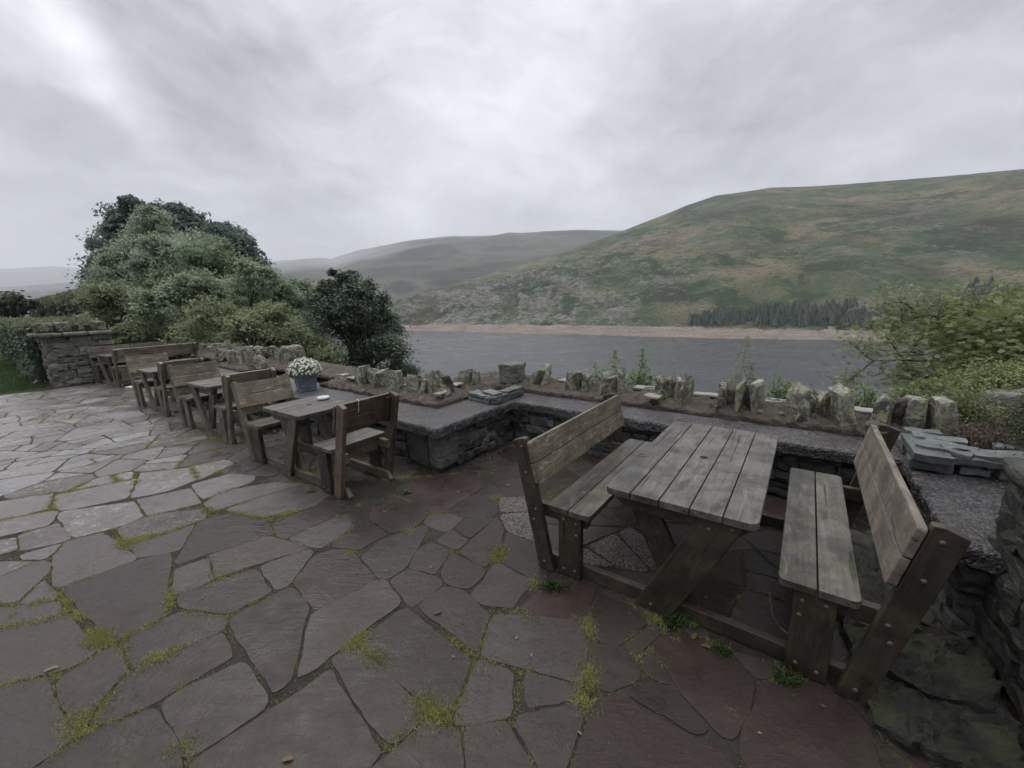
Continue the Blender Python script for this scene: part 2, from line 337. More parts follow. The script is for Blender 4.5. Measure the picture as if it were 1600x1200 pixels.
def flagmat(t):
    g = attr(t, 'gc', 1); ti = attr(t, 'tint', 2); kd = attr(t, 'kind', 2); dry_or_lit = attr(t, 'dry_or_lit', 2); ob = t('ShaderNodeNewGeometry').outputs['Position']
    big = t.noise(ob, .55, 3, .5); a = t.noise(g, 3.5, 7, .62, .7); fine = t.noise(g, 42, 6, .7); mid = t.noise(t.mapping(g, (7, 13, 9)), 1., 6, .65, .8)
    f = t.math('ADD', t.math('MULTIPLY', a, .55), t.math('MULTIPLY', ti, .42)); f = t.math('ADD', f, t.math('MULTIPLY', mid, .2))
    c = t.ramp(f, [(.28, (.024, .0205, .0195)), (.5, (.038, .033, .0315)), (.75, (.058, .052, .049)), (.95, (.082, .075, .069))])
    c = t.mix(t.ramp(t.math('ADD', t.noise(g, 1.6, 4, .6, .8), t.math('MULTIPLY', t.math('FRACT', t.math('MULTIPLY', ti, 7.3)), .3)), [(.6, 0.), (.85, .6)]), c, (.046, .032, .028))
    c = t.mix(t.ramp(big, [(.4, 0.), (.6, .35)]), c, (.036, .026, .023))
    c = t.mix(dry_or_lit, t('ShaderNodeVectorMath', {0: c, 1: (.74, .655, .625)}, operation='MULTIPLY').outputs[0], t('ShaderNodeVectorMath', {0: c, 1: (4.3, 4.7, 5.05)}, operation='MULTIPLY').outputs[0])  # bright sky sheen of the far left paving mixed into the base colour
    isr = t.math('LESS_THAN', t.math('ABSOLUTE', t.math('SUBTRACT', kd, 1.)), .5)
    c = t.mix(t.math('MULTIPLY', isr, .42), c, t.ramp(a, [(.3, (.030, .019, .017)), (.7, (.058, .038, .034))]))
    isp = t.math('LESS_THAN', t.math('ABSOLUTE', t.math('SUBTRACT', kd, 2.)), .5)
    pv = t('ShaderNodeTexVoronoi', {'Vector': ob, 'Scale': 120.}); pcx = t('ShaderNodeSeparateColor', {0: pv.outputs['Color']}).outputs[0]
    c = t.mix(isp, c, t.ramp(pcx, [(.1, (.03, .025, .023)), (.5, (.07, .06, .054)), (.9, (.17, .15, .14))]))
    isd = t.math('GREATER_THAN', kd, 2.5)
    c = t.mix(t.math('MULTIPLY', isd, .5), c, t.ramp(a, [(.35, (.026, .014, .012)), (.7, (.05, .029, .026))]))
    # lichen blotches on some flags, dirt film, algae
    lm = t.math('MULTIPLY', t.ramp(t.noise(ob, 15, 5, .66, .8), [(.56, 0.), (.59, 1.)]), t.ramp(t.noise(ob, 1.1, 3, .5), [(.48, 0.), (.56, .8)]))
    c = t.mix(t.math('MULTIPLY', lm, t.ramp(dry_or_lit, [(.3, 0.), (.6, 1.)]), 0., True), c, (.3, .295, .28))
    c = t.mix(t.ramp(t.noise(ob, 2.1, 6, .7), [(.54, 0.), (.72, .55)]), c, (.022, .02, .018))
    c = t.mix(t.ramp(t.noise(ob, 1.3, 6, .75), [(.56, 0.), (.72, .5)]), c, (.04, .044, .02))
    c = t.mix(t.ramp(fine, [(.36, .5), (.5, 0.)]), c, (.02, .018, .017))
    c = t.mix(t.ramp(t.noise(ob, 130, 2, .5), [(.7, 0.), (.74, .6)]), c, (.16, .15, .14))
    lay = t.noise(t.mapping(g, (2.6, 4.4, 3)), 1., 4, .5, 1.2); step = t('ShaderNodeMath', {0: t.math('MULTIPLY', lay, 9.), 1: 1.}, operation='SNAP').outputs[0]
    h = t.math('ADD', t.math('MULTIPLY', mid, .8), t.math('MULTIPLY', fine, .35)); h = t.math('ADD', h, t.math('MULTIPLY', step, .16))
    h = t.math('ADD', h, t.math('MULTIPLY', t.math('MULTIPLY', isp, pv.outputs['Distance']), -.6))
    rg = t.math('ADD', t.ramp(t.math('ADD', t.math('MULTIPLY', a, .5), t.math('MULTIPLY', t.noise(ob, 1.7, 5, .65, .5), .5)), [(.38, .16), (.5, .34), (.62, .52)]), t.math('MULTIPLY', isp, .12))
    return pbsdf(t, c, rg, h, .75, .009, t.math('ADD', .22, t.math('MULTIPLY', dry_or_lit, .3)))
M['flag'] = mat('wet_flagstone', flagmat)
def groundmat(t):
    ob = t('ShaderNodeNewGeometry').outputs['Position']
    a = t.noise(ob, 6, 6, .65); b = t.noise(ob, 60, 4, .7)
    c = t.ramp(a, [(.36, (.022, .019, .017)), (.56, (.036, .032, .027)), (.66, (.05, .054, .024))])
    c = t.mix(t.ramp(b, [(.4, 0.), (.65, .35)]), c, (.05, .045, .036))
    return pbsdf(t, c, .85, t.math('ADD', a, b), .9, .02, .2)
M['soil'] = mat('mossy_soil', groundmat)
def leafmat(name, dark, light, tr=.35, rough=.45, br=1.):
    def fn(t):
        ti = attr(t, 'tint', 2); ob = t('ShaderNodeNewGeometry').outputs['Position']
        f = t.math('ADD', t.math('MULTIPLY', ti, .75), t.math('MULTIPLY', t.noise(ob, 1.1, 3, .5), .35))
        c = t.mix(t.ramp(f, [(.15, 0.), (.85, 1.)]), dark, light)
        p = pbsdf(t, c, rough, None, spec=.35)
        tl = t('ShaderNodeBsdfTranslucent', {'Color': c}).outputs[0]
        return t('ShaderNodeMixShader', {0: tr, 1: p, 2: tl}).outputs[0]
    return mat(name, fn)
M['lf_dark'] = leafmat('dark_blue_green_leaves', (0.07, 0.1, 0.092), (0.2, 0.26, 0.225), .48)
M['lf_grey'] = leafmat('grey_green_leaves', (0.145, 0.19, 0.135), (0.4, 0.46, 0.34), .48)
M['lf_mid'] = leafmat('mid_green_leaves', (0.125, 0.175, 0.115), (0.36, 0.43, 0.28), .48)
M['lf_yel'] = leafmat('yellow_green_leaves', (0.1, 0.14, 0.07), (0.34, 0.38, 0.22), .48)
M['lf_oak'] = leafmat('deep_green_leaves', (0.04, 0.062, 0.045), (0.13, 0.175, 0.11), .25)
M['lf_rowan'] = leafmat('fresh_green_leaflets', (0.08, 0.115, 0.042), (0.3, 0.34, 0.15), .4)
M['lf_hedge'] = leafmat('hedge_leaves', (0.042, 0.066, 0.048), (0.156, 0.192, 0.126), .2)
M['lf_htop'] = leafmat('hedge_top_growth', (0.1, 0.12, 0.065), (0.27, 0.285, 0.18), .3)
M['lf_weed'] = leafmat('weed_leaves', (0.075, 0.12, 0.045), (0.27, 0.34, 0.16), .4)
M['lf_jun'] = leafmat('dark_shrub_leaves', (.016, .028, .014), (.07, .09, .045), .2)
M['lf_heath'] = leafmat('brown_heather', (0.05, 0.038, 0.03), (0.16, 0.125, 0.1), .2, .8)
M['moss'] = leafmat('yellow_green_moss', (0.1, 0.112, 0.035), (0.38, 0.37, 0.14), .35, .7)
M['grass'] = leafmat('grass_blades', (0.018, 0.04, 0.012), (0.07, 0.12, 0.036), .3)
M['petal'] = leafmat('white_petals', (.62, .62, .6), (.85, .85, .82), .3)
M['dry_or_lit'] = leafmat('dead_leaf', (0.1, 0.06, 0.035), (0.24, 0.17, 0.1), .3, .6)
def bark(t):
    ob = t('ShaderNodeNewGeometry').outputs['Position']; a = t.noise(ob, 14, 5, .65)
    return pbsdf(t, t.ramp(a, [(.35, (.028, .024, .02)), (.65, (.10, .092, .078))]), .8, a, .8, .03, .2)
M['bark'] = mat('dark_bark', bark)
M['twig'] = mat('pale_twig', lambda t: pbsdf(t, (.19, .165, .13), .8, None))
def hillmat(t):
    ob = t('ShaderNodeNewGeometry').outputs['Position']; nz = t('ShaderNodeSeparateXYZ', {0: t('ShaderNodeNewGeometry').outputs['Normal']}).outputs[2]
    rk = attr(t, 'tint', 2)
    v = t.mapping(ob, (.006, .006, .013)); a = t.noise(v, 1., 8, .6, .5); b = t.noise(t.mapping(ob, (.02, .02, .045), (3, 1, 2)), 1., 8, .65, .6); c3 = t.noise(t.mapping(ob, (.13, .13, .2)), 1., 8, .75)
    c = t.ramp(a, [(.36, (.038, .066, .034)), (.46, (.062, .096, .046)), (.52, (.085, .112, .054)), (.57, (.16, .15, .08)), (.62, (.22, .185, .115)), (.67, (.085, .095, .05))])
    c = t.mix(t.ramp(b, [(.40, .95), (.47, 0.)]), c, (.036, .062, .034))
    c = t.mix(t.ramp(b, [(.55, 0.), (.66, .6)]), c, (.19, .165, .105))
    c = t.mix(t.ramp(t.noise(v, 1.7, 5, .6, .2), [(.52, 0.), (.58, .6)]), c, (.065, .05, .042))
    rock = t.math('MULTIPLY', t.ramp(t.math('ADD', t.math('MULTIPLY', c3, .6), t.math('MULTIPLY', b, .5)), [(.53, 0.), (.58, 1.)]), t.ramp(rk, [(.15, .16), (.5, .95)]))
    c = t.mix(rock, c, t.ramp(c3, [(.4, (.13, .125, .12)), (.7, (.32, .30, .275))]))
    c = t.mix(t.ramp(t.noise(t.mapping(ob, (.30, .30, .5)), 1., 5, .75), [(.39, .75), (.47, 0.)]), c, (.03, .042, .025))
    return pbsdf(t, c, .95, t.math('ADD', c3, b), 1., 6., .1)
M['hill'] = mat('fell_side', hillmat)
def farhill(t):
    ob = t('ShaderNodeNewGeometry').outputs['Position']; a = t.noise(t.mapping(ob, (.0025, .0025, .006)), 1., 8, .62, .5)
    return pbsdf(t, t.ramp(a, [(.4, (.015, .022, .018)), (.5, (.042, .047, .036)), (.57, (.08, .078, .06)), (.64, (.022, .025, .021))]), .95, a, 1., 25., .1)
M['farhill'] = mat('far_fell', farhill)
def shoremat(t):
    ob = t('ShaderNodeNewGeometry').outputs['Position']
    z = t('ShaderNodeSeparateXYZ', {0: ob}).outputs[2]
    a = t.noise(t.mapping(ob, (.05, .05, 1.6)), 1., 6, .65, .4); b = t.noise(ob, .45, 5, .7)
    c = t.ramp(a, [(.35, (.12, .095, .08)), (.5, (.20, .162, .138)), (.65, (.27, .225, .195))])
    c = t.mix(t.ramp(b, [(.48, 0.), (.58, .85)]), c, (.085, .075, .066))
    return pbsdf(t, c, .9, b, .8, .6, .2)
M['shore'] = mat('exposed_shore_stones', shoremat)
def watermat(t):
    ob = t('ShaderNodeNewGeometry').outputs['Position']
    a = t.noise(t.mapping(ob, (.5, .9, 1), rot=(0, 0, .3)), 1., 5, .6, .3); b = t.noise(t.mapping(ob, (.02, .05, 1)), 1., 4, .6)
    h = t.math('ADD', a, t.math('MULTIPLY', b, 1.2))
    return pbsdf(t, (.034, .040, .046), t.ramp(b, [(.42, .1), (.58, .3)]), h, .9, .34, .5)
M['water'] = mat('rippled_lake', watermat)

# ================================================================== SETTING
LZ = -28.0
def ground_h(u, v):
    s0 = np.where(u > -17, 5.35, 9.5); s = v - s0
    z = np.where(s < 0, -.0050, -.6 - .47*s)
    z = np.where((u > 1.9) & (v > 2.5) & (s < 0), -.045, z)
    return np.maximum(z, -36.)
rr = np.concatenate([np.linspace(.3, 14, 90), np.geomspace(14.3, 120, 60), np.geomspace(130, 9000, 24)])
aa = np.linspace(0, 2*math.pi, 361)
RRg, AAg = np.meshgrid(rr, aa, indexing='ij'); X = RRg*np.sin(AAg); Y = RRg*np.cos(AAg)
u_, v_ = uvof(X, Y)
tag(grid('ground', X, Y, ground_h(u_, v_), M['soil'], smooth=False), kind='structure')

# lake: one sheet of water
xs = np.array([-9000, -3000, -800, -200, 0, 200, 800, 3000, 9000.]); X, Y = np.meshgrid(xs, xs, indexing='ij')
tag(grid('lake', X, Y, X*0+LZ, M['water']), kind='structure')

# far shore: water radius by azimuth (degrees from the camera axis)
RW = ([-60, -30, -15, 0, 10, 18, 27, 37, 45.5, 60, 110], [640, 560, 484, 381, 350, 330, 315, 320, 328, 330, 300])
BH = ([-60, -15, 0, 18, 27, 37, 45, 110], [5.4, 5.4, 6.3, 6.0, 4.7, 4.1, 3.6, 3.5])
RL = ([-60, -30, -16, -12, -8, 0, 12, 26, 50, 110], [90, 100, 125, 190, 260, 390, 520, 630, 720, 760])
RT = ([-60, -25, -17, -14.5, -8.2, -.05, 4.9, 11.6, 15.5, 23.1, 26.1, 31.7, 35.8, 42, 46.6, 50.3, 62, 80, 110],
      [-.04, -.03, -.012, .0091, .0437, .0775, .0983, .1306, .1516, .1931, .2056, .2060, .1965, .1855, .177, .1698, .15, .12, .08])
def hill_z(az, s, rough=True):
    """height of the fell s metres inland of the water line"""
    rw = np.interp(az, *RW); bh = np.interp(az, *BH); L = np.interp(az, *RL); rt = np.interp(az, *RT)
    zb = LZ + bh; zr = CH + rt*(rw+L)
    tau = np.clip((s-40)/(L-40), 0, None); t1 = np.clip(tau, 0, 1)
    g = 1.28*t1 - .28*t1**2
    z = np.where(s < 40, LZ + bh*s/40, zb + (zr-zb)*g)
    z = z - np.where(tau > 1, (tau-1)*(zr-zb)*.5 + 0, 0)
    r = rw + s; x = r*np.sin(np.radians(az)); y = r*np.cos(np.radians(az))
    P = np.stack([x, y, np.zeros_like(x)], -1).reshape(-1, 3)
    n1 = fbm(P, 1/150., 3, 6, .55).reshape(x.shape); n2 = 1-2*np.abs(fbm(P, 1/55., 9, 5, .6).reshape(x.shape)); n3 = fbm(P, 1/14., 21, 4, .6).reshape(x.shape)
    env = np.clip(tau*5, 0, 1)*np.clip((1-tau)*5, .05, 1)
    crag = np.clip((30-az)/26, .2, 1)*np.clip(1.25-tau, .1, 1)
    z = z + env*(n1*20 + (n2-.6)*17*crag + n3*2.2*crag) + np.clip(s/20, 0, 1)*n3*.35
    rock = np.clip(.12 + .75*crag*np.clip(n2*1.3-.3, 0, 1) + .2*n3, 0, 1)
    return x, y, z, rock
az = np.linspace(-60, 100, 760); ss = np.concatenate([np.linspace(-12, 40, 14), np.linspace(44, 300, 90), np.linspace(305, 800, 90), np.linspace(830, 1500, 14)])
A_, S_ = np.meshgrid(az, ss, indexing='ij')
hx, hy, hz, hr = hill_z(A_, S_)
lim = (S_ < 1.9*np.interp(A_, *RL))
q = lim[:-1, :-1]
shore = (S_[:-1, 1:] <= 40.01 + 9*fbm(np.c_[A_[:-1, :-1].ravel(), S_[:-1, :-1].ravel()*.0, 0*S_[:-1, :-1].ravel()], .8, 5, 4).reshape(q.shape))
tag(grid('fell_hillside', hx, hy, hz, M['hill'], mask=(q & ~shore)[:, :], tint=hr), kind='structure')
tag(grid('lake_shore', hx, hy, hz, M['shore'], mask=shore, tint=hr), kind='structure')

def ridge(name, azs, tans, r0, r1, z0, amp, seed, mt):
    az = np.linspace(azs[0], azs[-1], 420); t = np.linspace(0, 1.5, 70); A2, T2 = np.meshgrid(az, t, indexing='ij')
    r1 = np.interp(A2, *r1); zr = CH + np.interp(A2, azs, tans)*r1; r = r0 + (r1-r0)*T2
    x = r*np.sin(np.radians(A2)); y = r*np.cos(np.radians(A2)); P = np.stack([x, y, 0*x], -1).reshape(-1, 3)
    g = np.where(T2 < 1, 1.2*T2-.2*T2**2, 1-(T2-1)*1.1); env = np.clip(T2*6, 0, 1)*np.clip(np.abs(1-T2)*5, .07, 1)
    z = z0 + (zr-z0)*g + env*amp*(fbm(P, 1/780., seed, 6, .55).reshape(x.shape))
    return tag(grid(name, x, y, z, mt), kind='structure')
ridge('valley_fell', [-75, -60, -44, -35, -29.2, -26.1, -22.8, -19.7, -16.4, -13.1, -8, -2.9, 5, 9.7, 15.5, 22, 34, 50],
      [.02, .03, .055, .08, .0922, .0997, .0991, .1203, .132, .145, .1548, .155, .1607, .1595, .1516, .14, .12, .09], 780, ([-75, -30, -20, -10, 10, 50], [6500, 5800, 4600, 3600, 3000, 3000]), -30, 60, 41, M['farhill'])
ridge('distant_fell', [-100, -80, -60, -50.6, -47.8, -44.7, -38, -30, -20], [.04, .06, .066, .0708, .0776, .0756, .082, .098, .09], 6500, ([-100, -20], [9500, 9500]), -30, 110, 77, M['farhill'])

# conifer plantation on the far shore (reads as one mass)
def conifer_template():
    V = []; T = []
    tiers = 7
    for k in range(tiers):
        z0 = .08 + .86*k/tiers; z1 = z0 + .26; r0 = .27*(1-k/tiers)**.8 + .012
        for j in range(9):
            a = 2*math.pi*(j + .5*(k % 2))/9 + RS.rand()*.3; b = a + .42; rj = r0*(.8+.4*RS.rand())
            V += [(0, 0, min(z1, 1.)), (math.cos(a-.42)*rj*.75, math.sin(a-.42)*rj*.75, z0+.02), (math.cos(a)*rj*1.15, math.sin(a)*rj*1.15, z0-.05), (math.cos(b)*rj*.75, math.sin(b)*rj*.75, z0+.02)]
    return arr(V)
tv = []; tt = []
tmpl = [conifer_template() for _ in range(5)]
def plant(az, s, h):
    x, y, z, _ = hill_z(arr([az]), arr([s])); k = tmpl[RS.randint(5)].copy(); a = RS.rand()*6.3
    k = np.stack([k[:, 0]*math.cos(a)-k[:, 1]*math.sin(a), k[:, 0]*math.sin(a)+k[:, 1]*math.cos(a), k[:, 2]], 1)*arr([h*1.0, h*1.0, h])
    tv.append(k + arr([x[0], y[0], z[0]-.4])); tt.append(np.full(len(k), RS.rand()))
for i in range(820):
    a = RS.uniform(24, 62); dmax = np.interp(a, [24, 27, 33, 40, 42, 46, 62], [6, 10, 20, 30, 14, 10, 14])
    plant(a, 43 + dmax*RS.rand()**.9, RS.uniform(3.8, 9.8)*np.interp(a, [24, 28, 40], [.85, .95, 1.15])*(1-.35*(RS.rand() < .3)))
for i in range(80):
    a = RS.uniform(48.4, 57); plant(a, 62 + 26*RS.rand(), RS.uniform(9, 17))
for i in range(45): plant(RS.uniform(42, 50), 64+RS.rand()*8, RS.uniform(4, 6))
for i in range(60): plant(RS.uniform(-8, 52), 45+RS.rand()**2*330, RS.uniform(1.6, 3.6))
M['pine'] = leafmat('conifer_needles', (.012, .023, .019), (.045, .065, .047), .1)
tag(quadmesh('conifer_plantation', np.vstack(tv), 4, np.concatenate(tt), M['pine']), kind='stuff', label='dark conifer plantation along the far shore of the lake', cat='trees')

# ------------------------------------------------------------------ patio: irregular flagstones
SEEDS = [(-3.43,0.25,0),(-2.95,0.7,0),(-3.32,0.63,0),(-4.22,-0.07,0),(-3.82,-0.09,0),(-2.77,0.41,0),(-3.4,-0.07,0),(-3.16,-0.14,0),(-2.8,0.07,0),(-2.49,0.32,0),(-2.34,0.7,0),(-2.13,0.92,0),(-2.44,1.11,0),(-2.61,-0.12,0),(-2.24,0.06,0),(-2.07,0.36,0),(-1.7,0.51,0),(-1.62,0.84,0),(-2.78,2.47,1),(-2.77,1.93,1),(-2.27,2.51,0),(-2.08,2.2,0),(-2.24,2.01,0),(-1.87,2.13,1),(-1.77,1.77,1),(-2.13,1.8,0),(-1.99,2.7,2),(-1.79,2.44,2),(-1.6,2.19,0),(-1.47,1.74,0),(-1.57,1.49,0),(-1.95,1.42,0),(-2.13,1.21,0),(-2.75,1.63,0),(-2.48,1.27,0),(-1.44,1.14,0),(-1.55,0.89,0),(-1.06,1.57,1),(-1.06,1.23,0),(-0.86,1.36,0),(-1.07,1.86,1),(-0.74,1.92,0),(-0.66,1.66,0),(-0.76,1.22,0),(-0.91,1.01,0),(-1.17,0.79,0),(-0.51,1.3,0),(-1.54,0.74,0),(-0.76,2.0,0),(-0.57,1.9,0),(-0.45,1.75,1),(-0.38,1.6,0),(-0.23,1.85,1),(0.15,1.86,1),(-0.38,1.39,0),(-0.1,2.05,0),(-0.29,2.4,0),(-0.08,2.47,0),(-0.73,2.28,1),(-0.22,2.74,0),(0.29,1.79,0),(-6.05,0.05,0),(-5.74,0.48,0),(-5.02,0.42,0),(-4.93,0.87,0),(-4.39,0.74,2),(-3.72,0.98,0),(-4.01,0.64,0),(-4.27,0.28,0),(-5.07,0.08,0),(-5.06,-0.08,0),(-5.58,0.01,0),(-3.82,0.5,0),(-3.43,0.68,0),(-3.2,1.0,0),(-3.62,1.41,0),(-4.44,1.33,0),(-4.99,1.35,0),(-5.2,1.6,0),(-4.87,1.68,0),(-5.61,1.41,0),(-6.02,1.6,1),(-5.88,1.04,0),(-5.38,0.99,0),(-6.28,1.12,0),(-6.11,0.69,0),(-6.54,0.81,0),(-6.51,0.33,2),(-6.82,0.45,0),(-6.98,0.08,0),(-6.77,1.29,0),(-7.57,1.14,2),(-8.27,1.35,0),(-8.24,0.73,0),(-7.95,0.39,0),(-8.65,0.13,0),(-7.39,0.28,0),(-7.27,0.57,0),(-9.28,0.45,0),(-9.12,0.91,0),(-10.08,0.18,0),(-7.36,1.59,0),(-3.07,1.27,0),(-3.42,1.62,0),(-2.8,0.96,0),(-2.46,0.97,0),(0.45,2.05,0),(-2.39,3.07,0),(-2.19,3.38,0),(-2.38,2.74,0)]
def wall_d(u, v):       # >0 = under/behind the terrace coping
    return max(min(v-2.71, -3.0-u, ) if u > -11.9 else -9, v-4.06, min(u-.71, v-2.78), -15.5-u, min(u-.86, 9))
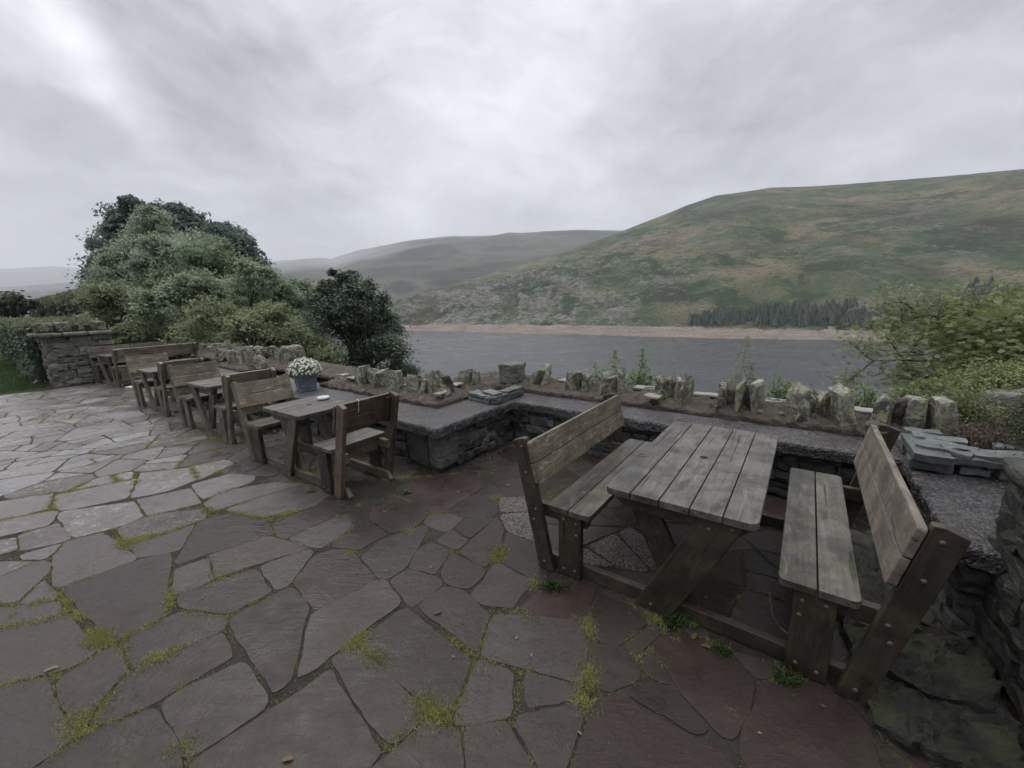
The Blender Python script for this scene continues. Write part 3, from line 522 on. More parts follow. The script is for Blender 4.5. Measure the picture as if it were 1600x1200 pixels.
TRACED = [(0,[(-3.882,0.025),(-3.92,0.147),(-3.926,0.455),(-3.79,0.669),(-3.413,0.544),(-3.049,0.454),(-3.032,0.297),(-3.034,0.168),(-3.262,0.116)]),(0,[(-3.189,0.522),(-3.015,0.934),(-2.712,0.895),(-2.695,0.762),(-2.713,0.627),(-3.008,0.482)]),(0,[(-3.514,0.598),(-3.466,0.762),(-3.148,0.706),(-3.197,0.524)]),(0,[(-3.492,0.791),(-3.465,1.056),(-3.355,1.204),(-3.065,1.27),(-2.967,1.236),(-3.152,0.719)]),(0,[(-4.159,0.882),(-4.109,1.092),(-3.855,1.233),(-3.624,1.258),(-3.425,1.225),(-3.464,1.047),(-3.532,0.782),(-3.592,0.633),(-3.811,0.693)]),(0,[(-3.006,0.948),(-2.955,1.235),(-2.841,1.225),(-2.659,0.983),(-2.731,0.911)]),(0,[(-2.639,1.011),(-2.818,1.223),(-2.733,1.372),(-2.476,1.38),(-2.257,1.362),(-2.224,1.162),(-2.299,1.009),(-2.43,0.987)]),(0,[(-2.981,0.247),(-2.981,0.476),(-2.694,0.604),(-2.602,0.59),(-2.651,0.335),(-2.724,0.218)]),(0,[(-2.934,0.185),(-2.711,0.19),(-2.518,0.065),(-2.583,0.031),(-2.725,-0.022),(-2.932,-0.034),(-2.949,0.043),(-2.991,0.11)]),(0,[(-2.661,0.205),(-2.567,0.569),(-2.236,0.544),(-2.215,0.461),(-2.35,0.238),(-2.349,0.164),(-2.479,0.063),(-2.518,0.069)]),(0,[(-2.699,0.643),(-2.678,0.889),(-2.628,0.988),(-2.416,0.964),(-2.281,0.927),(-2.167,0.842),(-1.939,0.695),(-1.964,0.606),(-2.0,0.548),(-2.285,0.562),(-2.555,0.594)]),(0,[(-2.268,0.937),(-2.256,1.092),(-2.226,1.305),(-2.079,1.366),(-1.842,1.326),(-1.834,1.189),(-1.886,0.97),(-1.888,0.821),(-1.931,0.701),(-2.097,0.8)]),(0,[(-1.794,1.043),(-1.826,1.207),(-1.781,1.28),(-1.484,1.32),(-1.309,1.3),(-1.255,1.256),(-1.184,1.131),(-1.169,1.027),(-1.222,0.976),(-1.342,0.964),(-1.601,0.973),(-1.766,1.002)]),(0,[(-1.841,0.83),(-1.799,0.954),(-1.693,0.945),(-1.458,0.943),(-1.225,0.916),(-1.239,0.84),(-1.322,0.768),(-1.493,0.776),(-1.704,0.805)]),(0,[(-1.92,0.564),(-1.905,0.663),(-1.836,0.758),(-1.756,0.787),(-1.614,0.764),(-1.476,0.77),(-1.335,0.756),(-1.29,0.725),(-1.291,0.637),(-1.264,0.576),(-1.808,0.194),(-1.915,0.244),(-1.901,0.29),(-1.887,0.389),(-1.891,0.481)]),(0,[(-2.318,0.261),(-2.255,0.391),(-2.219,0.519),(-2.114,0.54),(-1.964,0.532),(-1.884,0.465),(-1.934,0.323),(-1.941,0.256),(-2.041,0.229),(-2.2,0.239)]),(0,[(-2.309,0.206),(-2.199,0.223),(-2.014,0.22),(-1.893,0.201),(-1.823,0.184),(-2.332,-0.173),(-2.387,-0.144),(-2.38,-0.025),(-2.377,0.075),(-2.336,0.155)]),(0,[(-3.16,-0.255),(-2.999,-0.081),(-2.792,-0.068),(-2.676,-0.026),(-2.533,-0.003),(-2.47,-0.034),(-2.435,-0.114),(-2.422,-0.167),(-2.408,-0.226),(-2.56,-0.333)]),(1,[(-3.775,-0.239),(-3.672,-0.123),(-3.563,0.017),(-3.292,0.091),(-3.16,0.088),(-3.004,0.112),(-2.975,0.035),(-2.955,-0.04),(-3.056,-0.076),(-3.19,-0.254)]),(0,[(-4.183,-0.255),(-3.846,0.008),(-3.615,0.02),(-3.705,-0.134),(-3.832,-0.262)]),(0,[(-4.514,-0.221),(-4.565,-0.036),(-4.453,0.056),(-4.281,0.042),(-4.05,-0.075),(-4.045,-0.135),(-4.202,-0.254)]),(0,[(-4.069,-0.051),(-4.188,0.046),(-3.925,0.046),(-3.862,0.017),(-3.937,-0.054)]),(0,[(-4.549,0.105),(-4.782,0.205),(-4.689,0.436),(-4.384,0.479),(-4.219,0.442),(-3.979,0.465),(-3.91,0.438),(-3.941,0.149),(-4.034,0.087),(-4.178,0.07)]),(0,[(-5.567,0.249),(-5.214,0.685),(-4.766,0.662),(-4.713,0.456),(-4.835,0.225),(-5.36,0.22)]),(2,[(-4.669,0.523),(-4.684,0.689),(-4.4,1.024),(-4.237,0.956),(-4.263,0.718),(-4.365,0.492)]),(0,[(-5.239,0.699),(-5.062,1.108),(-4.606,1.034),(-4.735,0.682)]),(0,[(-4.219,0.504),(-4.141,0.846),(-4.047,0.837),(-3.807,0.676),(-3.92,0.506),(-4.109,0.475)]),(0,[(-6.128,0.252),(-5.891,0.835),(-5.411,0.684),(-5.594,0.26),(-5.778,0.228)]),(0,[(-6.092,0.906),(-5.775,1.256),(-5.341,1.186),(-5.278,0.97),(-5.38,0.735),(-5.667,0.791)]),(0,[(-6.441,-0.173),(-6.198,0.241),(-5.783,0.194),(-5.87,-0.114),(-5.992,-0.22)]),(0,[(-5.862,-0.188),(-5.655,0.191),(-5.47,0.175),(-5.324,0.116),(-5.457,-0.231)]),(0,[(-5.23,-0.036),(-5.232,0.176),(-5.159,0.2),(-4.796,0.184),(-4.951,-0.045)]),(0,[(-5.313,-0.202),(-5.186,-0.052),(-4.97,-0.057),(-5.018,-0.209)]),(0,[(-5.007,-0.239),(-4.665,-0.03),(-4.581,-0.047),(-4.525,-0.164),(-4.6,-0.248)]),(0,[(-4.778,-0.029),(-4.732,0.142),(-4.584,0.081),(-4.655,-0.005)]),(3,[(-3.065,2.199),(-3.239,2.545),(-2.783,3.006),(-2.468,2.727),(-2.456,2.265),(-2.738,2.205)]),(0,[(-2.453,2.335),(-2.475,2.612),(-2.22,2.671),(-2.051,2.477),(-2.22,2.328),(-2.437,2.277)]),(0,[(-2.371,2.79),(-2.383,3.091),(-2.216,3.18),(-2.018,2.923),(-2.203,2.818)]),(2,[(-2.174,2.73),(-1.952,2.888),(-1.802,2.692),(-1.999,2.538)]),(2,[(-1.986,2.52),(-1.794,2.67),(-1.546,2.319),(-1.793,2.336)]),(0,[(-1.82,2.285),(-1.528,2.3),(-1.365,2.124),(-1.281,2.033),(-1.401,1.952),(-1.526,1.966),(-1.684,2.091)]),(1,[(-1.986,1.889),(-2.038,2.46),(-1.837,2.273),(-1.728,2.109),(-1.679,1.862)]),(1,[(-1.967,1.783),(-1.96,1.869),(-1.667,1.847),(-1.629,1.729),(-1.686,1.61),(-1.794,1.611)]),(0,[(-1.592,1.688),(-1.644,1.904),(-1.513,1.949),(-1.352,1.887),(-1.326,1.683),(-1.523,1.608)]),(0,[(-1.774,1.31),(-1.751,1.581),(-1.631,1.618),(-1.491,1.571),(-1.353,1.553),(-1.315,1.442),(-1.283,1.324),(-1.304,1.309),(-1.487,1.324)]),(1,[(-1.196,1.709),(-1.172,2.015),(-0.942,2.112),(-0.886,1.865),(-0.989,1.771),(-1.152,1.678)]),(0,[(-2.218,2.112),(-2.229,2.296),(-2.042,2.42),(-2.025,2.074)]),(0,[(-2.165,1.887),(-2.184,2.077),(-2.02,2.046),(-1.998,1.9)]),(0,[(-2.207,1.705),(-2.195,1.868),(-2.003,1.878),(-1.964,1.766),(-1.895,1.637),(-2.057,1.577)]),(0,[(-2.112,1.427),(-2.06,1.55),(-1.872,1.604),(-1.798,1.563),(-1.799,1.356),(-1.837,1.316),(-2.103,1.372)]),(1,[(-3.073,1.986),(-3.054,2.191),(-2.589,2.164),(-2.527,1.979),(-2.622,1.8),(-2.856,1.799)]),(0,[(-2.535,2.161),(-2.397,2.238),(-2.236,2.255),(-2.223,2.086),(-2.368,2.036),(-2.485,2.042)]),(0,[(-2.478,1.423),(-2.522,1.713),(-2.451,1.982),(-2.334,1.99),(-2.227,1.878),(-2.203,1.67),(-2.144,1.569),(-2.134,1.428),(-2.227,1.381)]),(1,[(-2.895,1.456),(-2.904,1.614),(-2.853,1.765),(-2.635,1.746),(-2.652,1.465),(-2.775,1.412)]),(0,[(-3.247,1.287),(-3.184,1.697),(-3.023,1.629),(-2.907,1.458),(-2.95,1.297),(-3.065,1.27)]),(0,[(-3.573,1.268),(-3.561,1.773),(-3.268,1.749),(-3.266,1.275),(-3.458,1.248)]),(0,[(-4.234,1.203),(-4.144,1.804),(-3.688,1.844),(-3.615,1.663),(-3.83,1.275),(-4.086,1.188)]),(0,[(-4.484,1.07),(-4.649,1.273),(-4.427,1.64),(-4.151,1.834),(-4.283,1.214),(-4.362,1.063)]),(0,[(-5.165,1.149),(-5.121,1.463),(-4.826,1.59),(-4.686,1.493),(-4.658,1.139),(-4.87,1.131)]),(0,[(-1.242,1.307),(-1.347,1.545),(-1.252,1.621),(-0.88,1.835),(-0.728,1.509),(-0.798,1.427),(-1.008,1.371)]),(0,[(-1.244,1.254),(-1.008,1.354),(-0.898,1.197),(-0.923,1.147),(-1.086,1.012),(-1.173,1.061),(-1.195,1.166)]),(0,[(-0.993,1.356),(-0.736,1.442),(-0.731,1.368),(-0.816,1.278),(-0.888,1.204)]),(0,[(-0.889,1.164),(-0.791,1.292),(-0.717,1.365),(-0.654,1.296),(-0.64,1.164),(-0.632,1.085),(-0.66,1.024),(-0.761,1.068),(-0.843,1.109)]),(0,[(-1.059,0.992),(-0.913,1.133),(-0.839,1.086),(-0.741,1.047),(-0.649,1.006),(-0.9,0.831)]),(0,[(-1.242,0.708),(-1.224,0.827),(-1.203,0.911),(-1.09,0.928),(-1.013,0.919),(-0.918,0.819),(-1.212,0.612)]),(0,[(-0.847,1.834),(-0.911,2.064),(-0.609,2.036),(-0.591,1.991),(-0.641,1.823),(-0.716,1.783)]),(0,[(-0.771,1.713),(-0.679,1.738),(-0.508,1.69),(-0.523,1.589),(-0.581,1.502),(-0.704,1.59)]),(0,[(-0.657,1.418),(-0.593,1.493),(-0.351,1.524),(-0.214,1.523),(-0.122,1.468),(-0.05,1.427),(-0.579,1.056),(-0.612,1.183),(-0.629,1.314)]),(0,[(-0.519,1.571),(-0.473,1.664),(-0.305,1.67),(-0.206,1.604),(-0.256,1.517),(-0.355,1.535)]),(1,[(-0.54,1.766),(-0.495,1.834),(-0.332,1.698),(-0.492,1.692)]),(0,[(-0.629,1.821),(-0.575,1.974),(-0.493,1.96),(-0.516,1.869),(-0.553,1.785)]),(1,[(-0.504,1.903),(-0.468,1.994),(-0.329,1.997),(-0.152,1.992),(-0.053,1.954),(-0.058,1.745),(-0.082,1.639),(-0.17,1.6),(-0.317,1.704)]),(1,[(-0.028,1.872),(0.016,1.961),(0.106,2.044),(0.286,2.035),(0.357,1.961),(0.357,1.713),(0.048,1.496),(-0.056,1.589),(-0.052,1.714)]),(0,[(-0.172,2.048),(0.007,2.08),(0.001,2.012),(-0.06,1.974)]),(0,[(-0.427,2.412),(-0.371,2.606),(-0.18,2.565),(-0.217,2.332),(-0.349,2.302)]),(0,[(-0.169,2.566),(0.083,2.584),(0.079,2.292),(-0.197,2.316)])]
seeds = []
_S = arr([(a, b) for a, b, _ in SEEDS])
for a, b, k in SEEDS:
    d = np.sort(np.hypot(_S[:, 0]-a, _S[:, 1]-b))[1:4].mean(); seeds.append((a, b, k, .5*d))
for dmin, cnt in ((.46, 500), (.36, 900), (.26, 1600), (.17, 1500)):
    for _ in range(cnt):
        u = RS.uniform(-16.2, 1.3); v = RS.uniform(-3.6, 4.5); r_ = dmin*RS.uniform(.85, 1.15); S_a = arr(seeds)
        if (np.hypot((S_a[:, 0]-u)*.85, (S_a[:, 1]-v)*1.15) > (S_a[:, 3]+r_)*.93).all(): seeds.append((u, v, 0 if RS.rand() > .13 else (1 if RS.rand() < .55 else 2), r_))
def clip(poly, nx, ny, d):        # keep nx*x+ny*y <= d
    o = []
    for i in range(len(poly)):
        p, q2 = poly[i], poly[(i+1) % len(poly)]; a = nx*p[0]+ny*p[1]-d; b = nx*q2[0]+ny*q2[1]-d
        if a <= 0: o.append(p)
        if a*b < 0: k = a/(a-b); o.append((p[0]+(q2[0]-p[0])*k, p[1]+(q2[1]-p[1])*k))
    return o
TP = []
for kd, q in TRACED:
    P_ = arr(q); ar = (P_[:, 0]*np.roll(P_[:, 1], -1)-np.roll(P_[:, 0], -1)*P_[:, 1]).sum()
    if ar < 0: P_ = P_[::-1]
    e = np.roll(P_, -1, 0)-P_; nn = unit(np.c_[e[:, 1], -e[:, 0]]); TP.append((P_, nn, (nn*P_).sum(1), kd, P_.mean(0)))
def sep(pt):      # signed distance outside the nearest traced flag
    best = 9.
    for P_, nn, dd_, _, c_ in TP:
        if abs(pt[0]-c_[0])+abs(pt[1]-c_[1]) > 1.6: continue
        best = min(best, (nn@arr(pt)-dd_).max())
    return best
seeds = [s_ for s_ in seeds if sep(s_[:2]) > .07]
SA = arr([(a, b) for a, b, _, _ in seeds]); SRr = arr([s_[3] for s_ in seeds])
pat = MB(); kinds = []; lit_tones = []; joints = []; cells = []
def area(poly): P_ = arr(poly); return abs((P_[:, 0]*np.roll(P_[:, 1], -1)-np.roll(P_[:, 0], -1)*P_[:, 1]).sum())/2
def shatter(poly, kd):
    ar = area(poly)
    if ar < .10 or RS.rand() > (.9 if ar > .3 else .55): return [(poly, kd)]
    P_ = arr(poly); c_ = P_.mean(0)+RS.randn(2)*.05; w_, v__ = np.linalg.eigh(np.cov((P_-c_).T)); d = v__[:, 1]; an = RS.randn()*.35; d = arr((d[0]*math.cos(an)-d[1]*math.sin(an), d[0]*math.sin(an)+d[1]*math.cos(an)))
    k1 = clip(poly, d[0], d[1], d@c_-.007); k2 = clip(poly, -d[0], -d[1], -(d@c_)-.007)
    o_ = []
    for k_ in (k1, k2):
        if len(k_) > 2: o_ += shatter(k_, kd if RS.rand() > .3 else 0)
    return o_
CE = []
for si, (a, b, kd, ri) in enumerate(seeds):
    if a < -15.6 or a > .98 or b > 4.2 or b < -3.4 or wall_d(a, b) > .3: continue
    poly = [(a-1.2, b-1.2), (a+1.2, b-1.2), (a+1.2, b+1.2), (a-1.2, b+1.2)]
    dd = np.hypot(SA[:, 0]-a, SA[:, 1]-b); nb = [j for j in np.argsort(dd)[1:30] if dd[j] < 2.4]
    for j in nb:
        nx, ny = SA[j]-(a, b); L = math.hypot(nx, ny)
        poly = clip(poly, nx/L, ny/L, (nx*a+ny*b)/L + (L*L+ri*ri-SRr[j]**2)/(2*L) - .005 - .006*abs(math.sin((si+j)*5.37)))
        if len(poly) < 3: break
    if len(poly) < 3: continue
    for P_, nn, dd_, _, c_ in TP:
        if abs(a-c_[0])+abs(b-c_[1]) > 2.2: continue
        s_ = nn@arr((a, b))-dd_; i_ = s_.argmax()
        it_ = poly
        for n2, d2_ in zip(nn, dd_):
            it_ = clip(it_, n2[0], n2[1], d2_+.05)
            if len(it_) < 3: break
        if len(it_) > 2 and area(it_) > .0003:
            poly = clip(poly, -nn[i_][0], -nn[i_][1], -(dd_[i_]+.052))
            if len(poly) < 3: break
    if len(poly) < 3 or area(poly) < .006: continue
    CE += [(p_, k_, 0) for p_, k_ in shatter(poly, kd) if area(p_) > .005]
GR = []
def poly_nd(P_):
    e = np.roll(P_, -1, 0)-P_; n2 = unit(np.c_[e[:, 1], -e[:, 0]]); return n2, (n2*P_).sum(1)
for P_, nn, dd_, kd, c_ in TP:
    m_ = unit(nn + np.roll(nn, 1, 0)); GR.append([P_ + m_*.056, kd, c_])
for i in range(len(GR)):
    for j in range(i):
        Pi, Pj = GR[i][0], GR[j][0]
        if len(Pi) < 3 or len(Pj) < 3 or np.abs(GR[i][2]-GR[j][2]).max() > 1.5: continue
        best = None
        for sgn, A_p, B_p in ((1, Pi, Pj), (-1, Pj, Pi)):
            n2, d2 = poly_nd(A_p)
            dep = d2 - (B_p@n2.T).min(0)
            k_ = dep.argmin()
            if best is None or dep[k_] < best[0]: best = (dep[k_], sgn, n2[k_], d2[k_])
        if best[0] <= 0: continue
        dep, sgn, n_, d_ = best; mid = d_-dep/2; gp_ = .0008+.0050*RS.rand()
        A_p, B_p = (i, j) if sgn > 0 else (j, i)
        ka_ = clip([tuple(q_) for q_ in GR[A_p][0]], n_[0], n_[1], mid-gp_); kb_ = clip([tuple(q_) for q_ in GR[B_p][0]], -n_[0], -n_[1], -(mid+gp_))
        if len(ka_) > 2 and len(kb_) > 2: GR[A_p][0] = arr(ka_); GR[B_p][0] = arr(kb_)
for P_, kd, c_ in GR: CE.append(([tuple(q_) for q_ in P_], kd, 1))
for si, (poly, kd, traced) in enumerate(CE):
    # resample + warp (shared warp field keeps neighbours fitting)
    pts = []
    for i in range(len(poly)):
        p, q2 = poly[i], poly[(i+1) % len(poly)]; L = math.hypot(q2[0]-p[0], q2[1]-p[1]); k = max(1, int(L/.035))
        pts += [(p[0]+(q2[0]-p[0])*t/k, p[1]+(q2[1]-p[1])*t/k) for t in range(k)]
    P = arr(pts)
    if len(P) < 5: continue
    for _ in range(1): P = P*.5 + (np.roll(P, 1, 0)+np.roll(P, -1, 0))*.25     # round corners
    Q = np.c_[P, np.zeros(len(P))]
    P = P + np.stack([fbm(Q, 1.5, 5, 2), fbm(Q, 1.5, 15, 2)], 1)*(.018 if traced else .035) + np.stack([fbm(Q+si, 9, 25, 4, .6), fbm(Q+si, 9, 35, 4, .6)], 1)*.018
    c = P.mean(0); nrm = unit(np.roll(P, -1, 0)-np.roll(P, 1, 0)); inn = np.c_[-nrm[:, 1], nrm[:, 0]]
    if ((c-P)*inn).sum() < 0: inn = -inn
    tilt = RS.randn(2)*.003; z0 = RS.randn()*.0012
    def ring(off, z): 
        Pk = P+inn*off; return np.c_[Pk, z0 + z + (Pk-c)@tilt]
    k = len(P); rj = 1+.5*fbm(Q+si*3, 14, 3, 2)
    def wv(uvz): return np.c_[CY*uvz[:, 0]+SY*uvz[:, 1], -SY*uvz[:, 0]+CY*uvz[:, 1], uvz[:, 2]]
    V = np.vstack([ring(-.003, -.03), ring(.001, -.003), ring(.002, -.001), ring(.004, 0)])
    F = []
    ccw = ((P[:, 0]*np.roll(P[:, 1], -1)-np.roll(P[:, 0], -1)*P[:, 1]).sum() > 0)
    for r_ in range(3):
        for i in range(k):
            f = (r_*k+i, r_*k+(i+1) % k, (r_+1)*k+(i+1) % k, (r_+1)*k+i); F.append(f if ccw else f[::-1])
    f = tuple(range(3*k, 4*k)); F.append(f if ccw else f[::-1])
    pat.add(wv(V), F, RS.rand(), wv(V)+RS.rand(3)*30*arr([1, 1, .2])); kinds.append(np.full(4*k, float(kd))); tq = np.clip((-c[0]-2.4)/5.2, 0, 1); lit_tones.append(np.full(4*k, np.clip(tq*tq*(3-2*tq)*(.85 if c[1] < 1.5 else .45) + RS.randn()*.06, 0, 1)))  # flags left paler, near and under-table ones darker: sheen and shade put in colour
    cells.append((P, inn, c))
o = pat.build('patio', M['flag'], smooth=False); tag(o, kind='structure')
kb = o.data.attributes.new('dry_or_lit', 'FLOAT', 'POINT'); kb.data.foreach_set('value', np.concatenate(lit_tones).astype(np.float32))
ka = o.data.attributes.new('kind', 'FLOAT', 'POINT'); ka.data.foreach_set('value', np.concatenate(kinds).astype(np.float32))

# moss + small grass in the joints
HOT = [(-1.13,1.94),(-1.66,2.02),(-1.66,0.98),(-1.79,0.99),(-1.18,0.98),(-1.26,0.79),(-1.31,0.93),(-1.86,0.99),(-1.31,1.92),(-0.7,1.51),(-0.66,1.38),(-0.76,1.55),(-0.66,2.15),(-0.8,1.8),(-0.41,1.98),(-0.22,2.06),(-0.53,2.09),(0.09,2.05),(-3.68,1.46),(-3.23,1.89),(-2.48,1.87),(-2.92,1.95),(-4.3,0.56),(-4.3,0.5),(-4.35,1.02),(-4.3,1.95),(-2.64,0.3),(-3.85,-0.14),(-2.58,0.01),(-2.49,-0.06),(-3.12,0.13),(-1.97,0.24),(-2.22,2.69),(-1.27,0.94),(-2.63,1.41),(-3.02,4.05),(-7.69,5.81),(-1.7,2.08),(-0.11,1.72),(-2.0,0.84),(-1.46,1.4),(-1.16,1.63)]
HA = arr(HOT)
mp = []; mn = []; msz = []; mt = []
for P, inn, c in cells:
    d = math.hypot(c[0]+.2, c[1]-.2)
    near_ = .8
    E_ = P - inn*.012
    h = np.exp(-(((E_[:, None, :]-HA[None])**2).sum(2)/.055**2)).sum(1)
    nz = fbm(np.c_[E_, E_[:, 0]*0], 1.6, 71, 3)+.35*fbm(np.c_[E_, E_[:, 0]*0], 9, 81, 2)
    w = np.clip(nz*2.6-.05, 0, .9)*near_ + np.clip(h, 0, 1.0)*1.5 + .06
    if c[0] < -3: w = (w*1.5 + .2)*(1 if c[0] > -7 else .5)
    for i in range(len(E_)):
        kq = int(w[i]*(52+85*min(h[i], 1.))*RS.rand())
        if kq:
            wd = .004 + .013*min(w[i], 1.2) + .012*min(h[i], 1.)
            b = E_[i] + RS.randn(kq, 2)*wd
            mp.append(np.c_[b, np.full(kq, -.004)]); msz.append(np.full(kq, .0045+.0045*min(w[i], 1.1))); mt.append(np.clip(np.full(kq, RS.rand()*.5) + RS.rand(kq)*.5, 0, 1))
for (a, b) in HOT:
    kq = 45; r_ = RS.rand(kq)**.7*.02; an = RS.rand(kq)*6.28
    mp.append(np.c_[a+np.cos(an)*r_*1.3, b+np.sin(an)*r_, np.full(kq, -.004)]); msz.append(RS.uniform(.006, .011, kq)); mt.append(RS.rand(kq)*.6+.2)
mp = np.vstack(mp); msz = np.concatenate(msz); mt = np.concatenate(mt)
keep = np.array([wall_d(a, b) < 0 for a, b in mp[:, :2]]); mp, msz, mt = mp[keep], msz[keep], mt[keep]
mw = np.c_[CY*mp[:, 0]+SY*mp[:, 1], -SY*mp[:, 0]+CY*mp[:, 1], mp[:, 2]]
T = unit(np.c_[RS.randn(len(mw), 2)*.75, np.abs(RS.randn(len(mw)))*.6+.45]); B = unit(np.cross(T, RS.randn(len(mw), 3))); s = msz[:, None]
V = np.stack([mw-B*s*.16, mw+B*s*.16, mw+T*s*1.6+B*s*.1, mw+T*s*2.3], 1).reshape(-1, 3)
tag(quadmesh('joint_moss', V, 4, np.repeat(mt, 4), M['moss']), kind='stuff', label='yellow green moss and short grass in the paving joints', cat='moss')

# lawn
X, Y = np.meshgrid(np.linspace(-40, -15.75, 60), np.linspace(-14, .98, 50), indexing='ij')
wx, wy = CY*X+SY*Y, -SY*X+CY*Y
M['lawn'] = mat('lawn_turf', lambda t: pbsdf(t, t.ramp(t.noise(t('ShaderNodeNewGeometry').outputs['Position'], 5, 6, .7), [(.35, (.028, .06, .018)), (.65, (.07, .12, .035))]), .9, t.noise(t('ShaderNodeNewGeometry').outputs['Position'], 70, 3, .7), 1., .03, .2))
tag(grid('lawn', wx, wy, X*0+.004+.02*fbm(np.stack([X, Y, X*0], -1).reshape(-1, 3), .8, 3, 3).reshape(X.shape), M['lawn']), kind='structure')
k = 42000; gu = -15.8 - 12*RS.rand(k)**1.3; gv = RS.uniform(-3.5, 1.0, k); gp = np.c_[CY*gu+SY*gv, -SY*gu+CY*gv, np.full(k, 0.)]
T = unit(np.c_[RS.randn(k, 2)*.4, np.ones(k)]); B = unit(np.cross(T, RS.randn(k, 3))); s = RS.uniform(.03, .065, k)[:, None]
V = np.stack([gp-B*s*.1, gp+B*s*.1, gp+T*s+B*s*.06, gp+T*s*1.3], 1).reshape(-1, 3)
tag(quadmesh('lawn_grass', V, 4, np.repeat(RS.rand(k), 4), M['grass']), kind='stuff', label='short green grass of the lawn beside the stone pier', cat='grass')

# ================================================================== WALLS (built in the terrace frame u,v)
UVA = (EX, EY, ZX)
def rootuv(name, label, cat, u, v, z=0., group=None):
    return thing(name, label, cat, W3(u, v, z), -YAW, group)
def rubble(mb, p0, p1, z0, z1, hh, ww, depth, outward, seed, cell=.05, amp=.012, gap=.008, tint=None):
    """courses of stones on the face p0->p1 (uv), outward = uv unit normal"""
    rs = np.random.RandomState(seed); p0 = arr(p0); p1 = arr(p1); L = np.linalg.norm(p1-p0); d = (p1-p0)/L; z = z0
    D3 = arr((d[0], d[1], 0)); N3 = arr((outward[0], outward[1], 0.))
    while z < z1-.02:
        h = min(rs.uniform(*hh), z1-z)
        if z1-z-h < .04: h = z1-z
        x = -rs.rand()*.1
        while x < L:
            w = rs.uniform(*ww)*(.7 + h/hh[1]*.6)
            a, b = max(x, 0), min(x+w, L)
            if b-a > .03:
                sub = [(z, h)] if h < .13 or rs.rand() < .6 else [(z, h*.45), (z+h*.45, h*.55)]
                for zz, h2 in sub:
                    pr = rs.uniform(-.018, .018)
                    c = np.r_[p0 + d*(a+b)/2, zz+h2/2] + N3*(pr-depth/2)
                    an = rs.randn()*.045; Z = ZX*math.cos(an)+D3*math.sin(an); X2 = D3*math.cos(an)-ZX*math.sin(an)
                    rockbox(mb, c, (X2, N3*1. if np.dot(np.cross(X2, N3), Z) > 0 else N3*1., Z) if np.dot(np.cross(X2, N3), Z) > 0 else (-X2, N3, Z), (b-a-gap, depth, h2-gap), cell, amp*1.5, .14, rs.randint(9999), rs.rand() if tint is None else tint, 7.)
            x += w
        z += h
def boxm(mb, u0, u1, v0, v1, z0, z1, tint=.5):
    V = [(u0, v0, z0), (u1, v0, z0), (u1, v1, z0), (u0, v1, z0), (u0, v0, z1), (u1, v0, z1), (u1, v1, z1), (u0, v1, z1)]
    mb.add(V, [(3, 2, 1, 0), (4, 5, 6, 7), (0, 1, 5, 4), (1, 2, 6, 5), (2, 3, 7, 6), (3, 0, 4, 7)], tint)

# ---- long terrace wall
WO = arr((-3.0, 2.71, 0)); tw = rootuv('terrace_wall', 'long stepped stone terrace wall with flat coping and upright stones along its top', 'wall', -3.0, 2.71)
rb = MB(WO)
rubble(rb, (-3.07, 3.07), (-3.07, 4.14), .0, .46, (.1, .2), (.14, .36), .14, (1, 0), 5, .03, .014)           # lit step face
rockbox(rb, (-3.14, 2.93, .255), UVA, (.2, .27, .38), .03, .012, .12, 777, .8, 4.)
rockbox(rb, (-3.42, 2.86, .25), UVA, (.32, .15, .37), .03, .012, .12, 778, .4, 4.)
rubble(rb, (-3.07, 4.13), (.80, 4.13), .0, .46, (.07, .17), (.12, .4), .12, (0, -1), 6, .04)
rubble(rb, (-7.5, 2.78), (-3.6, 2.78), .0, .46, (.09, .2), (.16, .4), .12, (0, -1), 8, .05)
rubble(rb, (-12.0, 2.78), (-7.5, 2.78), .0, .46, (.09, .2), (.2, .5), .12, (0, -1), 9, .1)
rubble(rb, (.78, 2.85), (.78, 4.13), .0, .46, (.08, .16), (.16, .4), .12, (-1, 0), 12, .05)
rubble(rb, (-15.6, 4.13), (-12.0, 4.13), .0, .46, (.09, .2), (.2, .5), .12, (0, -1), 13, .1)
rubble(rb, (-12.0, 2.78), (-12.0, 4.13), .0, .46, (.09, .2), (.2, .5), .12, (-1, 0), 14, .1)
rb.build('rubble_face', M['rubble'], tw)
cb = MB(WO)
for q in ((-12., -3.11, 2.82, 4.9, -1.5, .452), (-3.1, 2.2, 4.17, 5.1, -1.5, .450), (.82, 2.2, 2.89, 4.16, -1.2, .451), (-15.7, -12.01, 4.17, 5.0, -1.5, .449)): boxm(cb, *q)
cb.build('wall_core', M['mortar'], tw)
